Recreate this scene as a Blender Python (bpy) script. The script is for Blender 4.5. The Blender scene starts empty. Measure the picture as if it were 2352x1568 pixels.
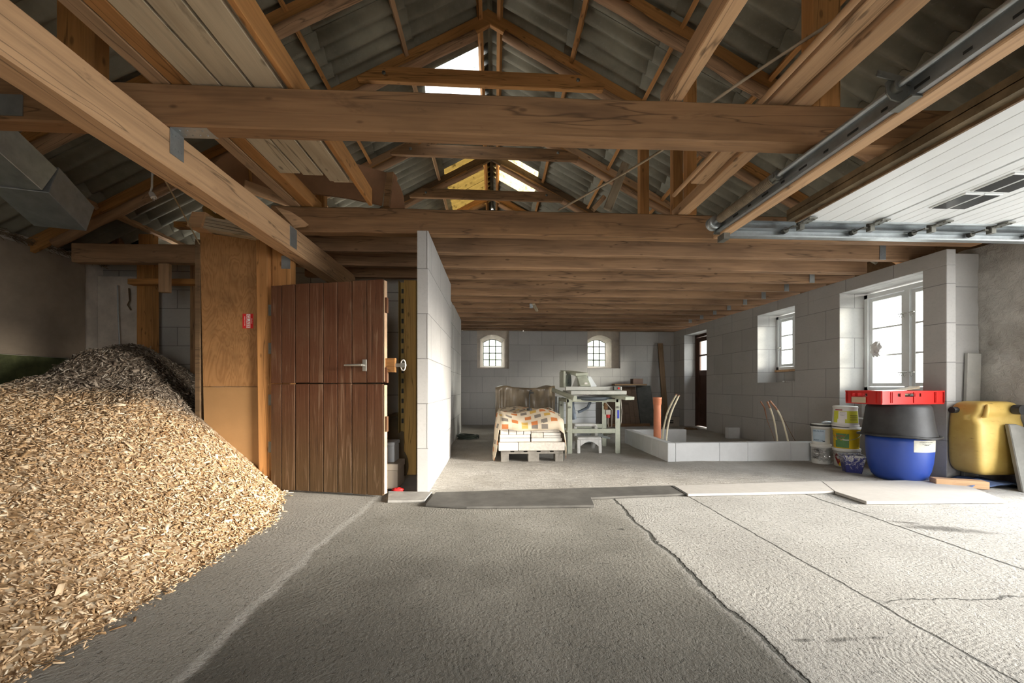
import bpy, bmesh, math, random
import numpy as np
from mathutils import Vector, Matrix, noise as mnoise
random.seed(7)
SC = bpy.context.scene
COL = SC.collection
PI = math.pi

# ------------------------------------------------------------ camera
F_PX, CX, HY, EYE = 880.0, 1176.0, 888.0, 0.95
YAW = math.atan(41 / 880)
cam_d = bpy.data.cameras.new('camera')
cam_d.sensor_width = 36; cam_d.lens = F_PX / 2352 * 36
cam_d.shift_y = (HY - 784) / 2352
cam_d.clip_start = 0.05; cam_d.clip_end = 300
cam = bpy.data.objects.new('camera', cam_d); COL.objects.link(cam)
cam.location = (0, 0, EYE); cam.rotation_euler = (PI / 2, 0, -YAW)
SC.camera = cam

# ------------------------------------------------------------ sky and light
SC.view_settings.view_transform = 'Standard'
SC.view_settings.look = 'None'
SC.view_settings.gamma = 1
SC.view_settings.exposure = 2.28
world = bpy.data.worlds.new('sky'); SC.world = world; world.use_nodes = True
wn = world.node_tree; bg = wn.nodes['Background']
wtc = wn.nodes.new('ShaderNodeTexCoord'); wsp = wn.nodes.new('ShaderNodeSeparateXYZ')
wrp = wn.nodes.new('ShaderNodeValToRGB')
wn.links.new(wtc.outputs['Generated'], wsp.inputs[0]); wn.links.new(wsp.outputs[2], wrp.inputs[0])
wrp.color_ramp.elements[0].color = (1.0, 0.97, 0.93, 1)
wrp.color_ramp.elements[1].color = (0.80, 0.88, 1.0, 1)
wn.links.new(wrp.outputs[0], bg.inputs[0]); bg.inputs[1].default_value = 3.0
# low hazy sun from the yard side, aimed in through the raised garage door and right-hand windows
sun_d = bpy.data.lights.new('sun', 'SUN'); sun_d.energy = 3.2; sun_d.angle = math.radians(16)
sun_d.color = (1.0, 0.93, 0.82)
sun = bpy.data.objects.new('sun', sun_d); COL.objects.link(sun)
sun.rotation_euler = Vector((-0.92, 0.34, -0.19)).to_track_quat('-Z', 'Y').to_euler()
def portal(name, loc, direction, sx, sy):
    d = bpy.data.lights.new(name, 'AREA'); d.shape = 'RECTANGLE'; d.size = sx; d.size_y = sy
    d.cycles.is_portal = True
    o = bpy.data.objects.new(name, d); COL.objects.link(o); o.location = loc
    o.rotation_euler = Vector(direction).to_track_quat('-Z', 'Z').to_euler()
portal('daylight_garage_opening', (5.3, 1.45, 1.1), (-1, 0, 0), 4.4, 2.4)
portal('added_fill_opening', (0, -2.75, 1.15), (0, 1, 0), 1.3, 2.2)  # portal for an opening added behind the viewer to let in fill daylight
portal('daylight_large_window', (5.2, 4.4, 1.55), (-1, 0, 0), 1.1, 1.4)
portal('daylight_small_window', (5.2, 6.06, 1.7), (-1, 0, 0), 0.9, 1.0)
portal('daylight_arched_window', (-0.04, 10.2, 1.85), (0, -1, 0), 0.7, 0.9)
portal('daylight_arched_window_right', (2.7, 10.2, 1.85), (0, -1, 0), 0.7, 0.9)
cy = SC.cycles
cy.max_bounces = 9; cy.diffuse_bounces = 6; cy.glossy_bounces = 3; cy.transmission_bounces = 5
cy.transparent_max_bounces = 6; cy.sample_clamp_indirect = 6; cy.caustics_reflective = False
cy.caustics_refractive = False; cy.use_denoising = True
try: cy.use_light_tree = True
except Exception: pass

# ------------------------------------------------------------ helpers
S_, C_ = math.sin(YAW), math.cos(YAW)
def at(px, py, X=None, Y=None, Z=None, D=None):
    """point of the sight line through a photo pixel on a known plane of the building"""
    a = (px - CX) / F_PX; b = (HY - py) / F_PX
    d = Vector((C_ * a + S_, -S_ * a + C_, b))
    if D is not None: t = D
    elif X is not None: t = X / d.x
    elif Y is not None: t = Y / d.y
    else: t = (Z - EYE) / d.z
    return Vector((0, 0, EYE)) + d * t
def WM(o):
    m = o.matrix_basis.copy()
    return WM(o.parent) @ o.matrix_parent_inverse @ m if o.parent else m
def setp(o, p):
    if p is not None:
        inv = WM(p).inverted(); o.parent = p; o.matrix_parent_inverse = inv
    return o
def tag(o, label=None, cat=None, group=None, kind=None):
    if label: o['label'] = label
    if cat: o['category'] = cat
    if group: o['group'] = group
    if kind: o['kind'] = kind
    return o
def empty(name, loc, label, cat, group=None):
    o = bpy.data.objects.new(name, None); COL.objects.link(o); o.location = loc
    o.empty_display_size = 0.1
    return tag(o, label, cat, group)
def copy_tree(o, parent=None):
    c = o.copy(); COL.objects.link(c)
    if parent: c.parent = parent
    for ch in list(o.children): copy_tree(ch, c)
    return c

class MB:
    def __init__(s, M=None): s.v = []; s.f = []; s.sm = []; s.M = M or Matrix()
    def add(s, vs, fs, smooth=False):
        b = len(s.v); s.v += [tuple(s.M @ Vector(p)) for p in vs]
        s.f += [tuple(i + b for i in f) for f in fs]; s.sm += [smooth] * len(fs)
        return s
    def box(s, x0, x1, y0, y1, z0, z1):
        vs = [(x, y, z) for z in (z0, z1) for y in (y0, y1) for x in (x0, x1)]
        return s.add(vs, [(0, 2, 3, 1), (4, 5, 7, 6), (0, 1, 5, 4), (2, 6, 7, 3), (0, 4, 6, 2), (1, 3, 7, 5)])
    def cbox(s, c, sx, sy, sz, R=None):
        M = s.M; s.M = M @ Matrix.Translation(c) @ (R.to_4x4() if R else Matrix())
        s.box(-sx / 2, sx / 2, -sy / 2, sy / 2, -sz / 2, sz / 2); s.M = M; return s
    def bar(s, a, b, w, h, up=(0, 0, 1)):
        a = Vector(a); b = Vector(b); x = (b - a).normalized(); u = Vector(up)
        y = u.cross(x)
        if y.length < 1e-4: y = Vector((0, 1, 0)).cross(x)
        y.normalize(); z = x.cross(y)
        R = Matrix((x, y, z)).transposed(); M = s.M
        s.M = M @ Matrix.Translation((a + b) / 2) @ R.to_4x4(); L = (b - a).length
        s.box(-L / 2, L / 2, -w / 2, w / 2, -h / 2, h / 2); s.M = M; return s
    def lathe(s, c, prof, n=28, axis=(0, 0, 1), capb=True, capt=True, sxy=(1, 1)):
        q = Vector(axis).to_track_quat('Z', 'Y').to_matrix(); c = Vector(c); vs = []; fs = []
        for r, z in prof:
            for k in range(n):
                t = 2 * PI * k / n; vs.append(c + q @ Vector((r * math.cos(t) * sxy[0], r * math.sin(t) * sxy[1], z)))
        for i in range(len(prof) - 1):
            for k in range(n):
                k2 = (k + 1) % n; fs.append((i * n + k, i * n + k2, (i + 1) * n + k2, (i + 1) * n + k))
        s.add(vs, fs, True)
        if capb: s.add(vs[:n], [tuple(reversed(range(n)))])
        if capt: s.add(vs[-n:], [tuple(range(n))])
        return s
    def cyl(s, a, b, r, n=16, r2=None):
        a = Vector(a); b = Vector(b)
        return s.lathe(a, [(r, 0), (r if r2 is None else r2, (b - a).length)], n, (b - a).normalized())
    def tube(s, pts, r, n=8, closed=False):
        pts = [Vector(p) for p in pts]; N = len(pts); vs = []; fs = []
        ref = Vector((0, 0, 1))
        rr = r if isinstance(r, (list, tuple)) else [r] * N
        for i, p in enumerate(pts):
            t = (pts[min(i + 1, N - 1)] - pts[max(i - 1, 0)]).normalized()
            if abs(t.dot(ref)) > 0.97: ref = Vector((1, 0, 0)) if abs(t.x) < .9 else Vector((0, 1, 0))
            u = t.cross(ref).normalized(); w = u.cross(t); ref = w
            for k in range(n):
                a = 2 * PI * k / n; vs.append(p + (u * math.cos(a) + w * math.sin(a)) * rr[i])
        for i in range(N - 1):
            for k in range(n):
                k2 = (k + 1) % n; fs.append((i * n + k, i * n + k2, (i + 1) * n + k2, (i + 1) * n + k))
        s.add(vs, fs, True); s.add(vs[:n], [tuple(reversed(range(n)))]); s.add(vs[-n:], [tuple(range(n))]); return s
    def prism(s, poly, off):
        """polygon of 3-D points extruded by a vector"""
        poly = [Vector(p) for p in poly]; n = len(poly); off = Vector(off)
        vs = poly + [p + off for p in poly]
        return s.add(vs, [tuple(range(n)), tuple(reversed(range(n, 2 * n)))] + [(i, n + i, n + (i + 1) % n, (i + 1) % n) for i in range(n)])
    def grid(s, fn, nu, nv, smooth=True):
        vs = [fn(i / nu, j / nv) for j in range(nv + 1) for i in range(nu + 1)]
        fs = [(j * (nu + 1) + i, j * (nu + 1) + i + 1, (j + 1) * (nu + 1) + i + 1, (j + 1) * (nu + 1) + i) for j in range(nv) for i in range(nu)]
        return s.add(vs, fs, smooth)
    def build(s, name, m, parent=None, bev=0.0, thick=0.0, fix=True, subd=0):
        me = bpy.data.meshes.new(name); me.from_pydata(s.v, [], s.f)
        me.polygons.foreach_set('use_smooth', s.sm)
        if fix:
            bm = bmesh.new(); bm.from_mesh(me); bmesh.ops.recalc_face_normals(bm, faces=bm.faces); bm.to_mesh(me); bm.free()
        uv = me.uv_layers.new(name='UVMap'); me.update()
        nl = len(me.loops); co = np.empty(len(me.vertices) * 3, 'f'); me.vertices.foreach_get('co', co); co = co.reshape(-1, 3)
        li = np.empty(nl, 'i'); me.loops.foreach_get('vertex_index', li)
        nr = np.empty(len(me.polygons) * 3, 'f'); me.polygons.foreach_get('normal', nr); nr = np.abs(nr.reshape(-1, 3))
        tot = np.empty(len(me.polygons), 'i'); me.polygons.foreach_get('loop_total', tot)
        ax = np.repeat(nr.argmax(1), tot); p = co[li]
        U = np.where(ax == 0, p[:, 1], p[:, 0]); V = np.where(ax == 2, p[:, 1], p[:, 2])
        uv.data.foreach_set('uv', np.stack([U, V], 1).astype('f').ravel())
        if m: me.materials.append(m)
        o = bpy.data.objects.new(name, me); COL.objects.link(o); setp(o, parent)
        if thick:
            md = o.modifiers.new('thickness', 'SOLIDIFY'); md.thickness = thick; md.offset = 0
        if bev:
            md = o.modifiers.new('edge', 'BEVEL'); md.width = bev; md.segments = 1; md.limit_method = 'ANGLE'
        if subd:
            md = o.modifiers.new('smooth', 'SUBSURF'); md.levels = subd; md.render_levels = subd
        return o

def timber(name, a, b, w, h, m, parent=None, up=(0, 0, 1), bev=0.006, wob=0.0, round_=False, cut=(0, 0), seed=None):
    """a squared timber from a to b; local x runs along the grain. cut = skew of each end"""
    a = Vector(a); b = Vector(b); L = (b - a).length; x = (b - a).normalized(); u = Vector(up)
    y = u.cross(x)
    if y.length < 1e-4: y = Vector((0, 1, 0)).cross(x)
    y.normalize(); z = x.cross(y)
    n = max(1, int(L / 0.25)) if (wob or round_) else 1
    rnd = random.Random(seed if seed is not None else hash((round(a.x, 2), round(a.y, 2), round(b.z, 2))) & 0xffff)
    vs = []; fs = []
    sec = [(-.5, -.5), (.5, -.5), (.5, .5), (-.5, .5)]
    if round_: sec = [(math.cos(t) * .5, math.sin(t) * .5) for t in [2 * PI * k / 10 for k in range(10)]]
    k = len(sec)
    for i in range(n + 1):
        t = i / n
        oy, oz = (rnd.uniform(-wob, wob), rnd.uniform(-wob, wob)) if wob else (0, 0)
        for (p, q) in sec:
            xx = L * t
            if i == 0: xx += cut[0] * (q + .5)
            if i == n: xx -= cut[1] * (q + .5)
            vs.append((xx, p * w + oy, q * h + oz))
    for i in range(n):
        for j in range(k):
            j2 = (j + 1) % k; fs.append((i * k + j, i * k + j2, (i + 1) * k + j2, (i + 1) * k + j))
    fs.append(tuple(reversed(range(k)))); fs.append(tuple(range(n * k, n * k + k)))
    mb = MB(); mb.add(vs, fs, round_)
    o = mb.build(name, m, None, bev=0 if round_ else bev)
    R = Matrix((x, y, z)).transposed().to_4x4()
    o.matrix_basis = Matrix.Translation(a) @ R
    return setp(o, parent)

def text_mesh(body, size, m, loc, rot, parent, name='lettering', ext=0.0008, align='CENTER', bend=None):
    cu = bpy.data.curves.new(name, 'FONT'); cu.body = body; cu.size = size; cu.extrude = ext
    cu.align_x = align; cu.align_y = 'CENTER'; cu.resolution_u = 2
    t = bpy.data.objects.new(name, cu); COL.objects.link(t)
    dg = bpy.context.evaluated_depsgraph_get(); me = bpy.data.meshes.new_from_object(t.evaluated_get(dg))
    bpy.data.objects.remove(t)
    R = rot.to_4x4() if hasattr(rot, 'to_4x4') else rot
    if bend:  # wrap round a bucket: bend = radius, text local x becomes arc
        for v in me.vertices:
            a = v.co.x / bend; zz = v.co.z
            v.co = Vector(((bend + zz) * math.sin(a), v.co.y, (bend + zz) * math.cos(a) - bend))
    me.materials.clear(); me.materials.append(m)
    o = bpy.data.objects.new(name, me); COL.objects.link(o)
    o.matrix_basis = Matrix.Translation(loc) @ R
    return setp(o, parent)

# ------------------------------------------------------------ materials
def N(nt, t, **kw):
    n = nt.nodes.new(t)
    for k, v in kw.items():
        if k.startswith('i_'):
            key = k[2:]; n.inputs[int(key) if key.isdigit() else key.replace('_', ' ')].default_value = v
        else: setattr(n, k, v)
    return n
def newmat(name, rough=0.8, metal=0.0):
    m = bpy.data.materials.new(name); m.use_nodes = True; nt = m.node_tree; b = nt.nodes['Principled BSDF']
    b.inputs['Roughness'].default_value = rough; b.inputs['Metallic'].default_value = metal
    b.inputs['Specular IOR Level'].default_value = 0.3
    return m, nt, b
def c4(c): return (c[0], c[1], c[2], 1)
def ramp(nt, fac, stops):
    r = N(nt, 'ShaderNodeValToRGB'); e = r.color_ramp.elements
    while len(e) > 1: e.remove(e[-1])
    e[0].position = stops[0][0]; e[0].color = c4(stops[0][1])
    for p, c in stops[1:]:
        q = e.new(p); q.color = c4(c)
    nt.links.new(fac, r.inputs[0]); return r.outputs[0]
def mix(nt, a, b, fac, mode='MIX'):
    m = N(nt, 'ShaderNodeMix', data_type='RGBA', blend_type=mode)
    for s, v in ((0, fac), (6, a), (7, b)):
        if hasattr(v, 'is_linked') or hasattr(v, 'links'): nt.links.new(v, m.inputs[s])
        else: m.inputs[s].default_value = v if s == 0 else c4(v)
    return m.outputs[2]
def math_(nt, op, a, b=None, c=None):
    n = N(nt, 'ShaderNodeMath', operation=op)
    for i, v in enumerate((a, b, c)):
        if v is None: continue
        if hasattr(v, 'links'): nt.links.new(v, n.inputs[i])
        else: n.inputs[i].default_value = v
    return n.outputs[0]
def vec(nt, kind='Object', scale=(1, 1, 1), rnd=False):
    tc = N(nt, 'ShaderNodeTexCoord'); out = tc.outputs[kind]
    if rnd:
        oi = N(nt, 'ShaderNodeObjectInfo'); ad = N(nt, 'ShaderNodeVectorMath', operation='MULTIPLY_ADD')
        cb = N(nt, 'ShaderNodeCombineXYZ'); nt.links.new(oi.outputs['Random'], cb.inputs[0]); nt.links.new(oi.outputs['Random'], cb.inputs[1]); nt.links.new(oi.outputs['Random'], cb.inputs[2])
        nt.links.new(cb.outputs[0], ad.inputs[0]); ad.inputs[1].default_value = (31, 17, 23); nt.links.new(out, ad.inputs[2]); out = ad.outputs[0]
    mp = N(nt, 'ShaderNodeMapping'); mp.inputs['Scale'].default_value = scale; nt.links.new(out, mp.inputs[0]); return mp.outputs[0]
def noise(nt, v, scale=5, detail=4, rough=.55, dist=0, out=0):
    n = N(nt, 'ShaderNodeTexNoise'); n.inputs['Scale'].default_value = scale; n.inputs['Detail'].default_value = detail
    n.inputs['Roughness'].default_value = rough; n.inputs['Distortion'].default_value = dist
    if v is not None: nt.links.new(v, n.inputs['Vector'])
    return n.outputs[out]
def bump(nt, b, h, strength=.3, dist=.01):
    n = N(nt, 'ShaderNodeBump'); n.inputs['Strength'].default_value = strength; n.inputs['Distance'].default_value = dist
    nt.links.new(h, n.inputs['Height']); nt.links.new(n.outputs[0], b.inputs['Normal'])
def sh(c, k): return tuple(min(1, x * k) for x in c)

def wood(name, c, var=.35, stain=(.12, .08, .05), stain_amt=.35, rough=.75):
    m, nt, b = newmat(name, rough); L = nt.links.new
    v = vec(nt, 'Object', (1.2, 24, 24), True); g = noise(nt, v, 1.0, 5, .6, 1.2)
    v2 = vec(nt, 'Object', (.9, 5, 5), True); g2 = noise(nt, v2, 1.3, 3, .5, .6)
    col = ramp(nt, g, [(.25, sh(c, 1 - var)), (.5, c), (.75, sh(c, 1 + var * .55))])
    st = ramp(nt, g2, [(.42, (0, 0, 0)), (.72, (1, 1, 1))])
    stf = math_(nt, 'MULTIPLY', st, stain_amt); col = mix(nt, col, stain, stf)
    # knots
    v3 = vec(nt, 'Object', (4.0, 9, 9), True); vo = N(nt, 'ShaderNodeTexVoronoi'); vo.inputs['Scale'].default_value = 1.0; L(v3, vo.inputs['Vector'])
    kn = ramp(nt, vo.outputs['Distance'], [(.07, (1, 1, 1)), (.13, (0, 0, 0))])
    kf = math_(nt, 'MULTIPLY', kn, .7); col = mix(nt, col, sh(c, .28), kf)
    # drying checks along the grain, and scattered dark smudges
    ck = noise(nt, vec(nt, 'Object', (.45, 7, 7), True), 1.0, 3, .5, .3); cd = math_(nt, 'ABSOLUTE', math_(nt, 'SUBTRACT', ck, .56))
    col = mix(nt, col, sh(c, .22), math_(nt, 'MULTIPLY', ramp(nt, cd, [(.0, (1, 1, 1)), (.010, (0, 0, 0))]), .75))
    sm = noise(nt, vec(nt, 'Object', (3.0, 8, 8), True), 1.0, 5, .7, .4)
    col = mix(nt, col, sh(c, .30), math_(nt, 'MULTIPLY', ramp(nt, sm, [(.60, (0, 0, 0)), (.74, (1, 1, 1))]), .6))
    oi = N(nt, 'ShaderNodeObjectInfo'); hs = N(nt, 'ShaderNodeHueSaturation')
    L(math_(nt, 'MULTIPLY_ADD', oi.outputs['Random'], .24, .88), hs.inputs['Value']); L(col, hs.inputs['Color'])
    L(hs.outputs[0], b.inputs['Base Color']); bump(nt, b, g, .45, .004); return m
def plain(name, c, rough=.6, metal=0, var=.15, scale=6, bumps=.1, spec=.3, kind='Object'):
    m, nt, b = newmat(name, rough, metal); b.inputs['Specular IOR Level'].default_value = spec
    v = vec(nt, kind); g = noise(nt, v, scale, 6, .65)
    nt.links.new(ramp(nt, g, [(.3, sh(c, 1 - var)), (.7, sh(c, 1 + var))]), b.inputs['Base Color'])
    if bumps: bump(nt, b, noise(nt, v, scale * 12, 4, .6), bumps, .003)
    return m
def blockwork(name, c, stain=.25, bw=.6, rh=.4, mortar=.0038, off=.5, joint=.45):
    m, nt, b = newmat(name, .92); L = nt.links.new
    uv = N(nt, 'ShaderNodeTexCoord').outputs['UV']
    br = N(nt, 'ShaderNodeTexBrick'); L(uv, br.inputs['Vector'])
    br.offset = off; br.inputs['Scale'].default_value = 1; br.inputs['Brick Width'].default_value = bw; br.inputs['Row Height'].default_value = rh
    br.inputs['Mortar Size'].default_value = mortar; br.inputs['Mortar Smooth'].default_value = .3; br.inputs['Bias'].default_value = 0
    br.inputs['Color1'].default_value = c4(sh(c, .94)); br.inputs['Color2'].default_value = c4(sh(c, 1.05)); br.inputs['Mortar'].default_value = c4(sh(c, joint))
    n1 = noise(nt, uv, 2.3, 5, .6); n2 = noise(nt, uv, 38, 3, .6)
    f = math_(nt, 'MULTIPLY', ramp(nt, n1, [(.45, (0, 0, 0)), (.75, (1, 1, 1))]), stain)
    col = mix(nt, br.outputs['Color'], sh(c, .6), f)
    col = mix(nt, col, sh(c, .8), math_(nt, 'MULTIPLY', ramp(nt, n2, [(.5, (0, 0, 0)), (.7, (1, 1, 1))]), .35))
    L(col, b.inputs['Base Color'])
    h = math_(nt, 'MULTIPLY_ADD', n2, .25, math_(nt, 'MULTIPLY', br.outputs['Fac'], -1)); bump(nt, b, h, .35, .004); return m

WB = wood('aged brown timber', (.27, .15, .072), .34, (.085, .048, .026), .6)
WO = wood('orange softwood', (.47, .225, .075), .36, (.19, .085, .03), .45)
WL = wood('pale softwood', (.55, .345, .19), .28, (.24, .14, .075), .4)
WG = wood('weathered pale board', (.52, .43, .30), .2, (.25, .18, .11), .45)
WR = wood('rough log timber', (.38, .225, .125), .4, (.11, .065, .035), .6)
WD = wood('dark old timber', (.17, .105, .055), .3, (.06, .04, .02), .5)
WJ = wood('joist timber', (.36, .215, .12), .34, (.12, .07, .042), .6)
BLK = blockwork('aerated concrete blocks', (.46, .45, .435))
BLKD = blockwork('old white painted blocks', (.42, .40, .36), .5, .5, .25, .006)
# plywood
def mixc(a, b, t): return tuple(x * (1 - t) + y * t for x, y in zip(a, b))
def ply(name, c, c2, rings=1.0):
    m, nt, b = newmat(name, .6); L = nt.links.new
    v = vec(nt, 'Object', (5, 5, 1.3), True)
    n = noise(nt, v, 1.3 * rings, 3, .5, .8)
    w = math_(nt, 'FRACT', math_(nt, 'MULTIPLY', n, 15)); w = math_(nt, 'ABSOLUTE', math_(nt, 'SUBTRACT', w, .5))
    col = ramp(nt, w, [(.0, mixc(c, c2, .55)), (.3, c), (.5, sh(c, 1.06))])
    st = ramp(nt, noise(nt, vec(nt, 'Object', (2.5, 2.5, 2.5)), 1.6, 4, .6), [(.5, (0, 0, 0)), (.75, (1, 1, 1))])
    col = mix(nt, col, sh(c, .42), math_(nt, 'MULTIPLY', st, .55)); L(col, b.inputs['Base Color'])
    bump(nt, b, noise(nt, vec(nt, 'Object', (60, 60, 6)), 1, 2, .5), .15, .002); return m
PLY = ply('knotty plywood', (.36, .185, .072), (.22, .10, .035))
PLYS = plain('smooth reddish plywood', (.40, .22, .125), .6, var=.2, scale=3)
PLYG = plain('greyed particle board', (.30, .24, .18), .8, var=.16, scale=4)

# concrete yard floor -------------------------------------------------
def floor_mat():
    m, nt, b = newmat('trowelled concrete floor', .82); L = nt.links.new
    v = vec(nt, 'Object'); sp = N(nt, 'ShaderNodeSeparateXYZ'); L(v, sp.inputs[0]); X, Y = sp.outputs[0], sp.outputs[1]
    wob = math_(nt, 'MULTIPLY', math_(nt, 'SUBTRACT', noise(nt, v, 1.6, 6, .62), .5), .22)
    wob2 = math_(nt, 'MULTIPLY', math_(nt, 'SUBTRACT', noise(nt, v, 2.7, 7, .7), .5), .16)
    Xw = math_(nt, 'ADD', X, wob); Xv = math_(nt, 'ADD', X, wob2)
    big = noise(nt, v, 1.1, 5, .6)
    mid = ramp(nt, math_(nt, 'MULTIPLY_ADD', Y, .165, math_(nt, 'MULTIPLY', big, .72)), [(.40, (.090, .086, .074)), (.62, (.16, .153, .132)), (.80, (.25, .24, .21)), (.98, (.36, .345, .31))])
    left = ramp(nt, big, [(.3, (.26, .25, .22)), (.7, (.38, .365, .33))])
    right = ramp(nt, noise(nt, v, 1.7, 6, .65), [(.25, (.33, .32, .295)), (.5, (.40, .39, .36)), (.75, (.47, .46, .43))])
    def step(x, e, w=.012):
        mr = N(nt, 'ShaderNodeMapRange'); L(x, mr.inputs[0]); mr.inputs[1].default_value = e - w; mr.inputs[2].default_value = e + w; return mr.outputs[0]
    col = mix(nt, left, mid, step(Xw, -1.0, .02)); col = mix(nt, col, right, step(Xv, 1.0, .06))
    # pale rim along the older slab, fine dark joints
    def line(x, e, w):
        d = math_(nt, 'ABSOLUTE', math_(nt, 'SUBTRACT', x, e)); mr = N(nt, 'ShaderNodeMapRange'); L(d, mr.inputs[0])
        mr.inputs[1].default_value = w * .4; mr.inputs[2].default_value = w; mr.inputs[3].default_value = 1; mr.inputs[4].default_value = 0; return mr.outputs[0]
    col = mix(nt, col, (.52, .51, .48), math_(nt, 'MULTIPLY', line(Xw, -1.03, .035), math_(nt, 'MULTIPLY', noise(nt, v, 6, 4, .7), .85)))
    cr = line(Xv, 1.0, .016)
    wob3 = math_(nt, 'MULTIPLY', math_(nt, 'SUBTRACT', noise(nt, v, 3.5, 8, .75), .5), .07)
    X3 = math_(nt, 'ADD', X, wob3)
    cr = math_(nt, 'MAXIMUM', cr, line(X3, 1.68, .008)); cr = math_(nt, 'MAXIMUM', cr, line(X3, 2.75, .012))
    # cross cracks
    Y3 = math_(nt, 'ADD', Y, math_(nt, 'ADD', wob3, wob2))
    c2 = math_(nt, 'MULTIPLY', line(Y3, 1.62, .005), step(X, 1.7, .05)); cr = math_(nt, 'MAXIMUM', cr, c2)
    # soft creases where several pours of the slab meet
    st = ramp(nt, noise(nt, vec(nt, 'Object', (.9, 2.3, 1)), 2.1, 5, .7), [(.62, (0, 0, 0)), (.78, (1, 1, 1))])
    col = mix(nt, col, (.16, .155, .14), math_(nt, 'MULTIPLY', st, .45))
    def spot(cx, cy, rx, ry, ang=0):
        mp = N(nt, 'ShaderNodeMapping'); mp.vector_type = 'TEXTURE'; mp.inputs['Location'].default_value = (cx, cy, 0); mp.inputs['Rotation'].default_value = (0, 0, ang); mp.inputs['Scale'].default_value = (rx, ry, 1)
        L(v, mp.inputs[0]); ln = N(nt, 'ShaderNodeVectorMath', operation='LENGTH'); L(mp.outputs[0], ln.inputs[0])
        return ramp(nt, math_(nt, 'ADD', ln.outputs['Value'], math_(nt, 'MULTIPLY', math_(nt, 'SUBTRACT', noise(nt, v, 14, 4, .7), .5), 1.6)), [(.35, (1, 1, 1)), (1.0, (0, 0, 0))])
    for sx_, sy_, ra, rb, an, k_ in ((3.02, 2.42, .30, .07, -.3, .8), (2.88, 2.55, .12, .03, -.3, .7), (.85, 2.52, .035, .022, 0, .9), (1.16, 1.385, .05, .012, 0, .7), (1.30, 1.38, .10, .016, .1, .7), (1.44, 1.385, .05, .014, 0, .7), (3.45, 1.9, .3, .05, -.3, .6)):
        col = mix(nt, col, (.075, .072, .062), math_(nt, 'MULTIPLY', spot(sx_, sy_, ra, rb, an), k_))
    fine = noise(nt, v, 55, 4, .7); pit = ramp(nt, noise(nt, v, 38, 4, .7), [(.57, (0, 0, 0)), (.70, (1, 1, 1))])
    col = mix(nt, col, (.07, .07, .06), math_(nt, 'MULTIPLY', cr, .9))
    col = mix(nt, col, sh((.10, .10, .09), 1), math_(nt, 'MULTIPLY', pit, .38))
    L(col, b.inputs['Base Color'])
    # trowel sweeps: arcs round scattered centres
    vo = N(nt, 'ShaderNodeTexVoronoi'); vo.inputs['Scale'].default_value = 1.05; L(v, vo.inputs['Vector'])
    di = math_(nt, 'ADD', vo.outputs['Distance'], math_(nt, 'MULTIPLY', noise(nt, v, 2.2, 3, .6), .22))
    arc = math_(nt, 'SINE', math_(nt, 'MULTIPLY', di, 330))
    am = ramp(nt, noise(nt, v, 1.3, 3, .6), [(.42, (0, 0, 0)), (.62, (1, 1, 1))])
    h = math_(nt, 'MULTIPLY_ADD', math_(nt, 'MULTIPLY', arc, am), .06, math_(nt, 'MULTIPLY_ADD', fine, 1.0, math_(nt, 'MULTIPLY', pit, -.9)))
    h = math_(nt, 'MULTIPLY_ADD', cr, -4, h); bump(nt, b, h, .85, .008); return m
def sand_mat():
    m, nt, b = newmat('dusty gravel floor', .95); v = vec(nt, 'Object')
    n1 = noise(nt, v, 2.2, 6, .65); n2 = noise(nt, v, 26, 5, .7)
    n3 = noise(nt, vec(nt, 'Object', (1, 3, 1)), 9, 5, .7, 1.5)
    col = ramp(nt, n1, [(.3, (.50, .465, .41)), (.7, (.66, .63, .58))])
    col = mix(nt, col, (.22, .19, .15), math_(nt, 'MULTIPLY', ramp(nt, n2, [(.58, (0, 0, 0)), (.72, (1, 1, 1))]), .6))
    col = mix(nt, col, (.66, .63, .58), math_(nt, 'MULTIPLY', ramp(nt, n3, [(.56, (0, 0, 0)), (.66, (1, 1, 1))]), .5))
    nt.links.new(col, b.inputs['Base Color']); bump(nt, b, math_(nt, 'ADD', n2, math_(nt, 'MULTIPLY', n3, 1.6)), 1.0, .035); return m
FLOOR = floor_mat(); SAND = sand_mat()
def plaster_mat():
    m, nt, b = newmat('rough old plaster', .93); v = vec(nt, 'Object')
    n1 = noise(nt, v, 1.6, 6, .68); n2 = noise(nt, v, 14, 5, .7, .6)
    col = ramp(nt, n1, [(.3, (.27, .25, .22)), (.5, (.44, .42, .385)), (.75, (.55, .53, .49))])
    col = mix(nt, col, (.20, .18, .15), math_(nt, 'MULTIPLY', ramp(nt, n2, [(.58, (0, 0, 0)), (.75, (1, 1, 1))]), .5))
    nt.links.new(col, b.inputs['Base Color']); bump(nt, b, n2, .8, .02); return m
PLASTER = plaster_mat()
LIMEW = plain('grubby whitewash', (.55, .49, .42), .9, var=.3, scale=2.4, bumps=.6)
def roof_mat():
    m, nt, b = newmat('lichen grey fibre cement', .92); v = vec(nt, 'Object')
    n1 = noise(nt, v, 1.4, 5, .65); n2 = noise(nt, v, 40, 4, .7)
    col = ramp(nt, n1, [(.3, (.15, .138, .10)), (.55, (.25, .232, .178)), (.8, (.36, .325, .24))])
    col = mix(nt, col, (.34, .33, .29), math_(nt, 'MULTIPLY', ramp(nt, n2, [(.60, (0, 0, 0)), (.72, (1, 1, 1))]), .55))
    nt.links.new(col, b.inputs['Base Color']); bump(nt, b, n2, .3, .004); return m
ROOF = roof_mat()
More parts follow.
